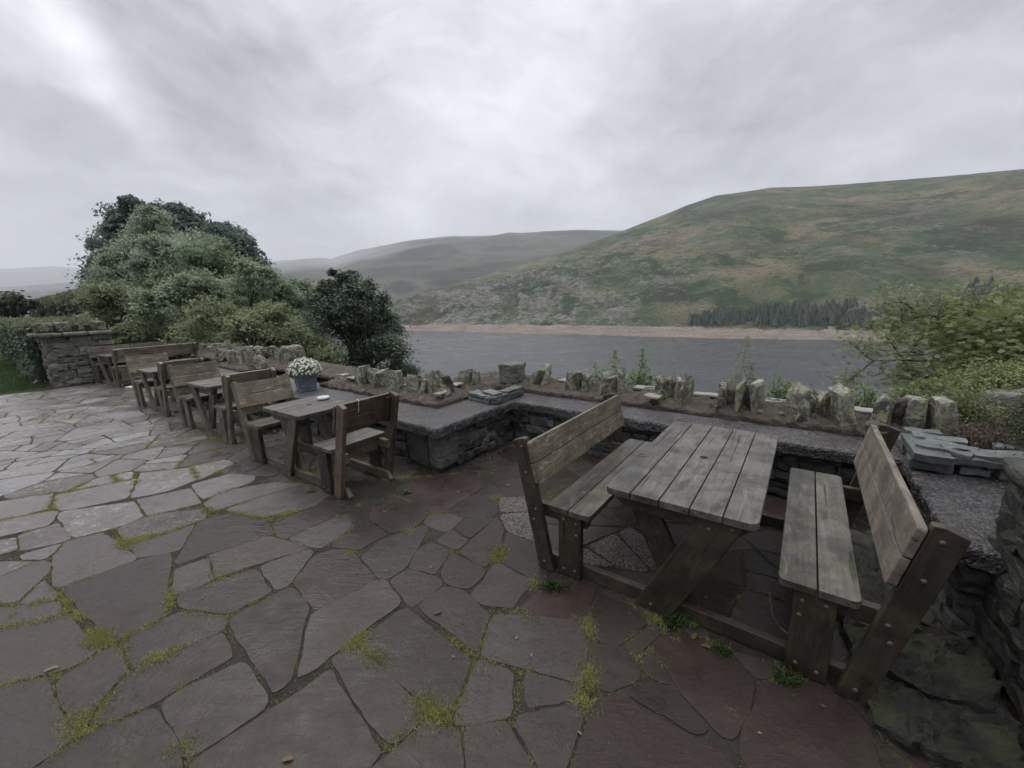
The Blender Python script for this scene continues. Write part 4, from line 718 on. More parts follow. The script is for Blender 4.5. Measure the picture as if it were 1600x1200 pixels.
# coping: one height field with ragged front edge
def dcop(u, v):
    f = np.where(u > -11.93, np.minimum(v-2.71, -3.0-u), -9); f = np.where(u <= -11.93, v-4.06, f)
    f = np.where(u < -6., np.where(u > -11.93, np.minimum(v-2.71, u+11.93), v-4.06), f)
    return np.maximum(np.maximum(f, v-4.06), np.minimum(u-.71, v-2.76))
def field(name, dfun, du, u0, u1, v0, v1, zf, zbot, width, mt, jit, seed, layers=3, umax=None):
    us = np.arange(u0, u1+1e-6, du); vs = np.arange(v0, v1+1e-6, du)
    U, V = np.meshgrid(us, vs, indexing='ij'); cu, cv = (U[:-1, :-1]+du/2), (V[:-1, :-1]+du/2)
    d = dfun(cu, cv); mk = (d > 0) & (d < width)
    P = np.stack([U, V, U*0], -1).reshape(-1, 3); ju = fbm(P, 9, seed, 3).reshape(U.shape)*jit; jv = fbm(P, 9, seed+3, 3).reshape(U.shape)*jit
    D = dfun(U, V); Z = zf(U, V, D, P)
    idx = -np.ones(U.shape, int); VV = []; FF = []
    used = np.zeros(U.shape, bool)
    for a in (0, 1):
        for b in (0, 1): used[a:U.shape[0]-1+a, b:U.shape[1]-1+b] |= mk
    ii = np.argwhere(used); idx[used] = np.arange(len(ii))
    top = np.c_[(U+ju)[used], (V+jv)[used], Z[used]]
    I, J = np.nonzero(mk)
    F = [(idx[i, j], idx[i+1, j], idx[i+1, j+1], idx[i, j+1]) for i, j in zip(I, J)]
    mkp = np.pad(mk, 1); VX = [tuple(x) for x in top]; low = {}
    def lowv(k_, l):
        if (k_, l) not in low:
            x, y, z = top[k_]; z2 = z+(zbot-z)*l/layers
            p = np.array([[x, y, z2]]); s_ = jit*1.1
            low[(k_, l)] = len(VX); VX.append((x+fbm(p, 23, seed+7, 3)[0]*s_*(1 if l else 0), y+fbm(p, 13, seed+8, 2)[0]*s_, z2))
        return low[(k_, l)]
    for i, j in zip(I, J):
        for (di, dj, a, b) in ((-1, 0, (i, j+1), (i, j)), (1, 0, (i+1, j), (i+1, j+1)), (0, -1, (i, j), (i+1, j)), (0, 1, (i+1, j+1), (i, j+1))):
            if not mkp[i+1+di, j+1+dj]:
                A1, B1 = idx[a], idx[b]
                for l in range(layers):
                    a0 = A1 if l == 0 else lowv(A1, l); b0 = B1 if l == 0 else lowv(B1, l)
                    F.append((a0, lowv(A1, l+1), lowv(B1, l+1), b0))
    mb = MB(WO); mb.add(VX, F, .5); return mb.build(name, mt, tw, smooth=True)
def zcop(U, V, D, P):
    e = np.clip(D/.03, 0, 1)
    return .56 + .006*fbm(P, 7, 2, 4).reshape(U.shape) + .004*fbm(P, 30, 4, 2).reshape(U.shape) - .012*(1-e)
cp = field('coping', dcop, .025, -15.6, 2.2, 2.71, 4.9, zcop, .455, .72, M['coping'], .019, 3)
# pinkish mortar bed
def dbed(u, v):
    f = np.full_like(u, -9.)
    f = np.maximum(f, np.minimum(np.minimum(v-3.27, -3.6-u), u+6.35))
    f = np.maximum(f, np.minimum(np.minimum(v-3.25, -9.3-u), u+11.6))
    f = np.maximum(f, np.minimum(v-3.72, -3.6-u))
    return np.maximum(f, v-4.52)
def zbed(U, V, D, P):
    e = np.clip(D/.36, 0, 1); ln = fbm(P, 5.5, 51, 5, .62).reshape(U.shape); l2 = fbm(P, 19, 53, 3, .6).reshape(U.shape)
    return .605 + .10*e**.8 + .04*ln*np.clip(D/.05, 0, 1) + .03*l2 + .018*fbm(P, 42, 57, 2).reshape(U.shape)
field('mortar_bed', dbed, .022, -14.2, 1.32, 3.25, 5.05, zbed, .563, .56, M['bed'], .016, 9, layers=2)

import bmesh
def hullrock(mb, c, ax, dims, seed, n_=26, peak=0., tint=.5, push=.4):
    rs = np.random.RandomState(seed+5); P = rs.uniform(-1, 1, (n_, 3)); P = np.sign(P)*np.abs(P)**push
    P[:, 2] += .22*P[:, 0]*rs.uniform(-1, 1) + .12*rs.randn(n_); k_ = 1-peak*np.clip((P[:, 2]+1)/2, 0, 1); P[:, 0] *= k_; P[:, 1] *= (1-.5*peak*np.clip((P[:, 2]+1)/2, 0, 1))
    P = P*arr(dims)/2; bm = bmesh.new(); [bm.verts.new(q_) for q_ in P]; r_ = bmesh.ops.convex_hull(bm, input=bm.verts)
    bmesh.ops.delete(bm, geom=[e for e in bm.verts if not e.link_faces], context='VERTS')
    bmesh.ops.subdivide_edges(bm, edges=bm.edges[:], cuts=2, use_grid_fill=True); bmesh.ops.triangulate(bm, faces=bm.faces[:])
    bm.verts.ensure_lookup_table(); bmesh.ops.recalc_face_normals(bm, faces=bm.faces[:])
    V = arr([v.co[:] for v in bm.verts]); F = [tuple(v.index for v in f.verts) for f in bm.faces]; bm.verts.index_update(); F = [tuple(v.index for v in f.verts) for f in bm.faces]; bm.free()
    V = V + np.stack([fbm(V+seed+i*3.3, 16, i, 3) for i in range(3)], 1)*.011
    mb.add(V@arr(ax)+arr(c), F, tint, V@arr(ax)+arr(c)+seed*3.1)
# upright stones set on edge in the bed: (u, v, width, height, tilt, depth)
UP = [(-5.43, 3.5, .26, .25, .1, .2), (-5.17, 3.52, .17, .23, -.12, .22), (-4.98, 3.5, .13, .27, .1, .2), (-4.66, 3.5, .17, .25, 0, .2), (-4.27, 3.5, .17, .21, -.1, .2), (-4.10, 3.55, .1, .2, .25, .2),
      (-3.93, 3.62, .1, .27, -.3, .22), (-3.83, 3.62, .09, .26, -.35, .22), (-3.74, 3.6, .08, .22, -.45, .22),
      (-3.97, 4.25, .14, .22, .0, .24), (-3.84, 4.3, .12, .2, .1, .2),
      (-3.06, 4.78, .13, .2, .45, .22), (-2.93, 4.78, .13, .24, .1, .22), (-2.45, 4.76, .17, .22, -.05, .22), (-2.27, 4.78, .1, .17, -.1, .2),
      (-2.03, 4.76, .09, .21, .1, .24), (-1.92, 4.77, .08, .2, -.1, .24), (-1.82, 4.76, .09, .22, 0, .22),
      (-1.27, 4.74, .1, .23, -.05, .22), (-1.15, 4.75, .07, .25, .15, .25), (-1.04, 4.74, .07, .26, .05, .22),
      (-.66, 4.72, .1, .24, .0, .24), (-.50, 4.70, .1, .25, .02, .25), (-.37, 4.74, .09, .24, .08, .22),
      (.00, 4.70, .11, .26, .0, .25), (.17, 4.78, .16, .2, .0, .2), (.34, 4.70, .12, .27, -.1, .24),
      (.62, 4.68, .13, .25, .05, .25), (.82, 4.77, .14, .23, .05, .18), (1.0, 4.70, .14, .26, -.12, .24),
      (-9.6, 3.55, .3, .26, .1, .25), (-10.05, 3.5, .28, .34, .1, .28), (-10.4, 3.5, .2, .28, -.1, .25), (-10.85, 3.45, .3, .3, .2, .28), (-11.3, 3.5, .25, .26, -.1, .25), (-9.35, 3.6, .2, .2, -.2, .25)]
for i in range(17): UP.append((-9.2-.31*i+.05*math.sin(i*9), 4.12+.05*math.sin(i*3), .2+.06*math.sin(i*5), .27+.05*math.sin(i*7), .15*math.sin(i*4), .3))
for i in range(4): UP.append((-14.5-.33*i, 4.75, .22, .24, .1, .3))
for i, (u, v, w, h, tl, dp) in enumerate(UP):
    mb = MB(WO); hh = h+.06
    X2 = arr((math.cos(tl), 0, -math.sin(tl))); Z2 = arr((math.sin(tl), 0, math.cos(tl)))
    wt = .5 if i not in (2, 19, 22, 24, 26) else .95
    yw = .5*math.sin(i*2.7); XR = X2*math.cos(yw)+EY*math.sin(yw); YR = np.cross(Z2, XR)
    if v < 4.4: hullrock(mb, (u + math.sin(tl)*hh*.3, v, .60+hh/2), (XR, YR, Z2), (w*(1.35 if u > -9 else 1.0), dp*1.25, hh*1.15*(1 if u > -9 else 1+.18*math.sin(i*5.1))), i, 30 if u > -9 else 16, .5+.25*math.sin(i*1.9), RS.rand(), .5)
    else: hullrock(mb, (u + math.sin(tl)*hh*.3, v, .60+hh/2), (XR, YR, Z2), (w*1.0, dp*1.2, hh*(1.12+.14*math.sin(i*2.3))), i, 34, .08+.2*abs(math.sin(i*1.7)), RS.rand(), .28)
    mb.build('upright_stone', M['lich'], tw)
mb = MB(WO)
rockbox(mb, (-3.48, 4.72, .79), (arr((.93, .36, 0)), arr((-.36, .93, 0)), ZX), (.36, .26, .3), .03, .012, .2, 91, .3, 6.); mb.build('corner_block', M['rubblel'], tw, smooth=True)
mb = MB(WO)
rockbox(mb, (-9.0, 4.15, .82), UVA, (.34, .4, .42), .05, .015, .25, 92, .5, 6.); mb.build('corner_block', M['lich'], tw, smooth=True)
for i, (u, v, w, h) in enumerate([(-.58, 4.78, .16, .17), (-.44, 4.8, .12, .2), (.17, 4.8, .24, .2), (.82, 4.8, .28, .2), (-1.15, 4.82, .14, .18), (-1.92, 4.84, .12, .15), (-3.84, 3.68, .2, .2), (-3.9, 4.32, .16, .14), (-4.2, 3.6, .14, .14)]):
    mb = MB(WO); rockbox(mb, (u, v, .66+h/2), UVA, (w, .16, h+.04), .025, .022, .3, 400+i, .4, 9., taper=.3); mb.build('mortar_fill', M['bed'], tw, smooth=True)
for i, (u, v, w) in enumerate([(-4.42, 3.62, .22), (-3.9, 3.95, .16), (-2.65, 4.92, .26), (-2.1, 4.5, .01), (-1.55, 4.95, .3), (-.85, 4.93, .28), (-.15, 4.95, .26), (.5, 4.93, .2), (-4.85, 3.66, .14), (-5.75, 3.55, .24), (-6.15, 3.62, .2), (-3.7, 3.45, .1), (-1.35, 4.58, .18)]):
    if w < .05: continue
    mb = MB(WO); rockbox(mb, (u, v, .712), UVA, (w, .17, .022), .03, .007, .2, 120+i, .95); mb.build('flat_stone', M['slate2'], tw, smooth=False)
for i, (u, v, s_) in enumerate([(-.12, 4.62, .05), (.35, 4.62, .06), (-.3, 4.6, .035), (.55, 4.6, .07), (-.7, 4.58, .03)]):
    mb = MB(WO); rockbox(mb, (u, v, .665), UVA, (s_, s_*.6, .03), .012, .006, .5, 150+i, .95); mb.build('pebble', M['lich'], tw, smooth=True)

# ---- big dark wall at the right edge
bw = rootuv('boundary_wall', 'tall dark damp stone wall running out of the right edge of the photo', 'wall', .9, 1.2); BO = arr((.9, 1.2, 0))
mb = MB(BO)
rubble(mb, (.87, 2.9), (.87, -1.5), .0, .92, (.12, .26), (.2, .55), .2, (-1, 0), 31, .04, .016)
rubble(mb, (.87, 2.9), (1.9, 2.9), .0, .92, (.12, .24), (.2, .5), .2, (0, 1), 33, .06, .016)
mb.build('rubble_face', M['rubbled'], bw)
mb = MB(BO); boxm(mb, .94, 2.4, -1.5, 2.83, -.3, .9); mb.build('wall_core', M['mortar'], bw)
mb = MB(BO)
for i in range(9): rockbox(mb, (1.0+.02*math.sin(i), 2.68-.45*i, .97), UVA, (.34, .43, .1), .05, .016, .4, 200+i, RS.rand())
mb.build('cap_stones', M['rubbled'], bw, smooth=True)
mb = MB(BO)
for i, (a, b, w, l) in enumerate([(.62, 2.45, .5, .5), (.66, 1.95, .42, .5), (.70, 1.5, .34, .4)]):
    pass
# ---- end pier
pr = rootuv('stone_pier', 'square grey stone pier with an overhanging ledge beside the lawn', 'pier', -16.4, 2.2); PO = arr((-16.4, 2.2, 0))
mb = MB(PO)
rubble(mb, (-15.62, 1.12), (-15.62, 2.42), .0, 1.28, (.14, .26), (.25, .6), .16, (1, 0), 41, .05, .016, .012)
rubble(mb, (-16.45, 1.12), (-15.62, 1.12), .0, 1.28, (.14, .26), (.25, .5), .16, (0, -1), 42, .05, .016, .012)
mb.build('rubble_face', M['rubblel'], pr)
mb = MB(PO); boxm(mb, -16.42, -15.70, 1.2, 2.4, -.3, 1.56); mb.build('pier_core', M['mortar'], pr)
mb = MB(PO)
for i in range(3): rockbox(mb, (-15.7, 1.26+.47*i, 1.335), UVA, (.48, .46, .1), .05, .012, .4, 210+i, RS.rand())
for i in range(2): rockbox(mb, (-16.06-.38*i, 1.18, 1.335), UVA, (.37, .42, .1), .05, .012, .4, 220+i, RS.rand())
mb.build('ledge', M['rubblel'], pr, smooth=True)
for i in range(4):
    mb = MB(PO); rockbox(mb, (-15.76, 1.22+.33*i, 1.385+.13), UVA, (.22, .12 if i % 3 == 2 else .31, .25+.03*math.sin(i*3)), .05, .018, .3, 230+i, RS.rand()); mb.build('upright_stone', M['lich'], pr, smooth=True)
for i in range(2):
    mb = MB(PO); rockbox(mb, (-16.05-.3*i, 1.22, 1.50), UVA, (.26, .2, .22), .05, .018, .3, 240+i, RS.rand()); mb.build('upright_stone', M['lich'], pr, smooth=True)
# flat rock slabs stepping up to the wall foot, lower right corner of the terrace
for i, (u, v, w, l, z, lab) in enumerate([(.60, 2.52, .56, .5, .05, 'mossy rock slab at the foot of the dark wall beside the post of the right bench'),
                                     (.62, 2.12, .5, .34, .035, 'green mossy rock slab at the foot of the dark wall near the lower right corner'),
                                     (.58, 3.3, .46, .9, .02, 'rough dark rock slab under the backrest of the right bench')]):
    mb = MB((u, v, 0)); rockbox(mb, (u, v, z/2-.01), UVA, (w, l, z+.03), .025, .03, .3, 300+i, .2+.1*i, 9., maxn=22)
    r_ = rootuv('rock_slab', lab, 'rock slab', u, v); o = mb.build('slab', M['rubbled'] if i == 2 else M['mossrock'], r_)

# ================================================================== PICNIC TABLES (local frame x=u, y=v)
bolt_me = None
def bolt_mesh():
    global bolt_me
    if bolt_me: return bolt_me
    mb = MB(); V = []; F = []
    for z, r_ in ((0, .0105), (.003, .0105), (.006, .0075), (.0072, .003)):
        for j in range(10): V.append((r_*math.cos(.628*j), -z, r_*math.sin(.628*j)))
    for k in range(3):
        for j in range(10): F.append((k*10+j, k*10+(j+1) % 10, (k+1)*10+(j+1) % 10, (k+1)*10+j))
    F.append(tuple(range(30, 40)))
    mb.add(V, F, .5); o = mb.build('bolt', M['bolt'], None, smooth=True); bolt_me = o.data; bpy.data.objects.remove(o)
    return bolt_me
def bolts(parent, pts):
    for (u, v, z) in pts:
        o = bpy.data.objects.new('bolt', bolt_mesh()); COL.objects.link(o); o.parent = parent; o.location = (u, v, z)
def table(label, u, v, yaw, D, mt, bolt=True, name='picnic_table'):
    root = thing(name, label, 'picnic table', W3(u, v), -R(yaw), 'picnic tables with fixed benches in a row along the terrace wall')
    W, L, Ht, a, b, Hs, Ls, ct, cb, Hbt, Hbb, Lb, l1, l2, Lg = [D[k] for k in 'W L Ht a b Hs Ls ct cb Hbt Hbb Lb l1 l2 Lg'.split()]
    # tabletop of five boards
    mb = MB(); nb = 5; g = .006; bw_ = (W-g*(nb-1))/nb
    for i in range(nb):
        x0 = -W/2+i*(bw_+g); r_ = [0]*4
        if i == 0: r_ = [.045, 0, 0, .045]
        if i == nb-1: r_ = [0, .045, .045, 0]
        e = [RS.uniform(-.003, .003) for _ in range(2)]
        prism(mb, (0, 0, Ht-.042+RS.uniform(-.0012, .0012)), EX, EY, ZX, rounded(x0, x0+bw_, -L/2+e[0], L/2+e[1], r_), .042, (0, 1), RS.rand())
    tt_ = mb.build('tabletop', mt['top'], root, bevel=.004)
    # umbrella hole (flat disc just above the top, its black paints the shade inside)
    mb = MB(); V = [(.026*math.cos(.39*j), .026*math.sin(.39*j), Ht+.0012) for j in range(16)]; mb.add(V, [tuple(range(16))], .5); mb.build('umbrella_hole_shade', M['hole_shade'], tt_)
    vN = Lg/2
    for s in (-1, 1):
        def y(d0, d1):     # layer between d0 and d1 measured inward from the end face
            return (s*(vN-d1), s*(vN-d0)) if s > 0 else (-(vN-d0), -(vN-d1))
        y0, y1 = y(.046, .09); mb = MB()
        prism(mb, (0, y0, 0), EX, ZX, EY, [(-W/2+.03, Ht-.042), (-W/2+.03, Ht-.075), (-W/2+.10, Ht-.14), (W/2-.10, Ht-.14), (W/2-.03, Ht-.075), (W/2-.03, Ht-.042)], y1-y0); ra = mb.build('end_rail', mt['post'], root, bevel=.004)
        # crossed legs
        for q, (d0, d1), hw in ((-1 if s < 0 else 1, (.0, .0455), mt['xw']), (1 if s < 0 else -1, (.0905, .135), .085)):
            y0, y1 = y(d0, d1); k = mt['flip']*q*s*-1 if s > 0 else mt['flip']*q
            k = -mt['flip'] if d0 == 0 else mt['flip']
            # foot on one side, head on the other
            f0, h0 = k*.10, -k*.235; mb = MB()
            prism(mb, (0, y0, 0), EX, ZX, EY, [(f0-hw, .0), (f0+hw, .0), (h0+hw, Ht-.043), (h0-hw, Ht-.043)], y1-y0, (h0-f0, Ht))
            lg = mb.build('crossed_leg', mt['leg'], root, bevel=.005)
            if bolt and s < 0 and d0 == 0: bolts(lg, [(h0+.05, -vN, Ht-.07), (h0-.06, -vN, Ht-.10), (f0, -vN, .05)])
        # floor runner
        y0, y1 = y(.046, .09); pb = cb - (Hbb)*.218; mb = MB(); xr = pb+.21
        prism(mb, (0, y0, 0), EX, ZX, EY, [(-xr+.06, .09), (-xr, .02), (-xr, 0), (xr, 0), (xr, .02), (xr-.06, .09)], y1-y0); mb.build('floor_runner', mt['leg'], root, bevel=.004)
    sl_ = (ct-cb)/max(Hbt-Hbb, .01); sl_ = max(sl_, .2)
    for q in (-1, 1):
        Qx = EX*q
        # seat: two boards
        mb = MB(); mid = (a+b)/2
        for j, (x0, x1) in enumerate(((a, mid-.003), (mid+.003, b))):
            r_ = [.03, 0, 0, .03] if j == 0 else [0, .03, .03, 0]
            prism(mb, (0, 0, Hs-.04), Qx, EY, ZX, rounded(x0, x1, -Ls/2, Ls/2, r_), .04, (0, 1), RS.rand())
        mb.build('seat', mt['seat'], root, bevel=.004)
        # backrest: two leaning boards
        lean = math.atan(sl_); T = arr((q*math.sin(lean), 0, math.cos(lean))); N = arr((q*math.cos(lean), 0, -math.sin(lean)))
        o0 = arr((q*cb, 0, Hbb)); H = (Hbt-Hbb)/math.cos(lean); mb = MB(); hb = (H-.006)/2
        for j in (0, 1):
            y0 = j*(hb+.006); r_ = [.02, .02, 0, 0] if j == 0 else [0, 0, .02, .02]
            parts_ = [(-Lb/2, Lb/2)] if not D.get('split') else [(-Lb/2, -.003), (.003, Lb/2)]
            for (p0, p1) in parts_:
                rr_ = r_ if not D.get('split') else [0]*4
                prism(mb, o0, EY, T, N, rounded(p0, p1, y0, y0+hb, rr_), .034, (1, 0), RS.rand())
        bk = mb.build('backrest', mt['backl'] if q < 0 else mt['backr'], root, bevel=.004)
        for s in (-1, 1):
            ye = s*(Lb/2-.006)
            mb = MB(); prism(mb, o0 + N*.035 + EY*(ye-s*.05 - (.04 if s > 0 else 0) + (0 if s > 0 else 0)), N, T, EY, [(0, .01), (.05, .01), (.05, H-.012), (0, H-.03)], .04, (0, 1)); mb.build('batten', mt['post'], bk, bevel=.003)
            # leaning back post
            def pf(z): return cb + .036 + sl_*(z-Hbb)
            zt = Hbt+.012; pw = .112; y0 = min(ye, ye-s*.045)
            mb = MB(); prism(mb, (0, y0, 0), Qx, ZX, EY, [(pf(0), 0), (pf(0)+pw, 0), (pf(zt)+pw, zt-.03), (pf(zt)+pw*.35, zt), (pf(zt)+.004, zt)], .045, (sl_, 1))
            bp = mb.build('back_post', mt['leg'] if q < 0 else mt['postr'], root, bevel=.005)
            if bolt and s < 0:
                bolts(bp, [(q*(pf(z)+pw*k), y0, z) for z, k in ((.06, .5), (Hs-.14, .65), (Hs-.06, .35), (Hbb+.06, .55), (Hbt-.05, .45))])
            # seat leg
            y0 = s*vN if s < 0 else vN-.046; mb = MB()
            prism(mb, (0, y0, 0), Qx, ZX, EY, [(l1, 0), (l2, 0), (l2, Hs-.041), (l1, Hs-.041)], .046, (0, 1)); lg = mb.build('seat_leg', mt['post'], root, bevel=.005)
            if bolt and s < 0: bolts(lg, [(q*(l1+.03), y0, Hs-.17), (q*(l1+.035), y0, Hs-.09), (q*(l2-.04), y0, Hs-.08), (q*(l1+.04), y0, .06), (q*(l2-.04), y0, .05)])
            # arm carrying the seat
            y0 = -vN+.0465 if s < 0 else vN-.09; mb = MB()
            prism(mb, (0, y0, 0), Qx, ZX, EY, [(l1-.05, Hs-.041), (l1-.02, Hs-.13), (pf(Hs-.1)+.1, Hs-.13), (pf(Hs-.1)+.1, Hs-.041)], .043); mb.build('seat_arm', mt['leg'], root, bevel=.003)
        mb = MB(); prism(mb, (0, -vN+.095, 0), Qx, ZX, EY, [(b-.06, Hs-.16), (b-.015, Hs-.16), (b-.015, Hs-.042), (b-.06, Hs-.042)], 2*vN-.19, (1, 0))
        # grain along the length
        mb.g[-1] = mb.g[-1][:, [2, 0, 1]]; mb.build('stretcher', mt['backr'] if q > 0 else mt['seat'], root, bevel=.003)
    return root
M['hole_shade'] = mat('painted_hole_shade', lambda t: pbsdf(t, (.008, .007, .006), .9))
DA = dict(W=.787, L=1.548, Ht=.735, a=.491, b=.80, Hs=.495, Ls=1.534, ct=.917, cb=.854, Hbt=.915, Hbb=.623, Lb=1.56, l1=.56, l2=.724, Lg=1.508)
MA = dict(top=M['top'], seat=M['seat'], backl=M['back'], backr=M['backp'], post=M['post'], leg=M['post'], postr=M['post'], xw=.105, flip=1)
table('large weathered picnic table nearest the camera with a looped twig on its top', -.487, 2.862, 36.5, DA, MA)
DB = dict(W=.785, L=.66, Ht=.757, a=.575, b=.905, Hs=.495, Ls=.64, ct=1.045, cb=.975, Hbt=.955, Hbb=.665, Lb=.64, l1=.64, l2=.80, Lg=.62)
MBt = dict(top=M['top'], seat=M['seat'], backl=M['back'], backr=M['red'], post=M['post'], leg=M['postl'], postr=M['red'], xw=.08, flip=1)
table('small picnic table with reddish right bench and a white ashtray on its top', -4.45, 2.15, 35.3, DB, MBt)
DC = dict(W=.787, L=.66, Ht=.775, a=.44, b=.82, Hs=.515, Ls=.63, ct=.895, cb=.855, Hbt=.985, Hbb=.665, Lb=.65, l1=.55, l2=.70, Lg=.62)
MC = dict(top=M['top'], seat=M['seat'], backl=M['back'], backr=M['back'], post=M['postl'], leg=M['postl'], postr=M['postl'], xw=.07, flip=-1)
tC = table('small picnic table in front of the flower planter, third table from the right', -7.15, 2.185, 33.6, DC, MC, bolt=False)
def copy_tree(o, parent=None):
    c = o.copy(); COL.objects.link(c); c.parent = parent
    for ch in list(o.children): copy_tree(ch, c)
    return c
tD = copy_tree(tC); tD.location = W3(-9.88, 2.15); tD.rotation_euler = (0, 0, -R(34.7)); tD['label'] = 'small mossy picnic table just before the white scrap of paper, fourth from the right'
DE = dict(DA, W=.88, Ht=.775, L=1.7, Ls=1.72, Hs=.515, ct=.911, cb=.86, Hbt=.966, Hbb=.67, Lb=1.74, Lg=1.72, split=True, a=.46, b=.83, l1=.55, l2=.70)
table('long picnic table with a pinkish left backrest beside the stone pier, farthest away', -14.72, 2.82, 31, DE, dict(MC, backl=M['backp'], backr=M['back'], xw=.08, post=M['postl'], leg=M['postl'], flip=-1), bolt=False)

# ================================================================== SLATES
def slate(label, u, v, z, w, l, t, rot, seed, group, tint=None):
    r_ = rootuv('slate_slab', label, 'slate slab', u, v, z, group); r_.rotation_euler = (0, 0, -YAW+R(rot)); mb = MB()
    rockbox(mb, (0, 0, t/2), UVA, (w, l, t*.9), .022, .0065, .1, seed, tint, 9., maxn=26); mb.build('slab', M['slate'], r_, bevel=0)
G1 = 'green slates piled on the inner corner of the coping'; Z0 = .566
slate('long bottom green slate of the small pile on the coping, facing the right bay', -3.12, 4.10, Z0, .14, .62, .05, 2, 1, G1)
slate('bottom green slate of the small pile on the coping, facing the left table', -3.35, 3.86, Z0, .4, .15, .045, -8, 2, G1)
slate('middle green slate of the small pile, on the side facing the right bay', -3.13, 4.05, Z0+.056, .15, .54, .038, -3, 3, G1)
slate('middle green slate of the small pile, on the side facing the left table', -3.40, 3.88, Z0+.05, .36, .17, .045, -14, 4, G1)
slate('tiny wedge of slate in the front corner of the small pile', -3.18, 3.80, Z0+.05, .1, .09, .03, 20, 5, G1)
slate('thin pale top slate of the small pile, nearest the upright corner block', -3.13, 4.22, Z0+.098, .15, .38, .022, 2, 6, G1)
slate('thin pale top slate of the small pile, at its front corner', -3.24, 3.93, Z0+.098, .3, .15, .02, -18, 7, G1)
G2 = 'green slates piled on the coping beside the dark wall'
slate('thick square bottom slate at the left front of the large pile', .80, 3.92, Z0, .22, .16, .075, 0, 11, G2)
slate('small bottom slate in the gap of the large pile, second from its left front end', 1.02, 3.96, Z0, .14, .14, .055, 6, 12, G2)
slate('small wedge slate tilted over the gap at the bottom of the large pile', 1.0, 3.97, Z0+.056, .13, .1, .022, -8, 13, G2)
slate('long bottom slate at the right end of the large pile', 1.38, 4.0, Z0, .5, .16, .07, 3, 14, G2)
slate('long second course slate crossing the front of the large pile', 1.18, 3.97, Z0+.076, .72, .17, .045, 4, 15, G2)
slate('long top slate of the large pile running towards the dark wall', 1.30, 4.03, Z0+.118, .60, .2, .032, 5, 16, G2)
slate('second course slate at the left edge of the large pile', .80, 4.05, Z0+.078, .2, .5, .06, 0, 17, G2)
slate('broad pale top slate at the left front corner of the large pile', .90, 4.03, Z0+.122, .28, .24, .028, -24, 18, G2)
slate('chip of slate lying on the broad pale top slate of the large pile', .93, 4.02, Z0+.150, .13, .09, .01, 10, 19, G2)
slate('bottom slate on the far left leg of the large pile', .80, 4.36, Z0, .2, .34, .076, 0, 20, G2)
slate('pale slate crossing the back of the large pile', .90, 4.28, Z0+.118, .3, .15, .028, -4, 21, G2)
slate('farthest thin slate of the large pile, against the last upright stone', .84, 4.44, Z0+.125, .2, .12, .018, 0, 22, G2)
slate('dark slate lying behind the large pile by the brown heather', 1.42, 4.22, Z0+.12, .5, .14, .03, -6, 23, G2)

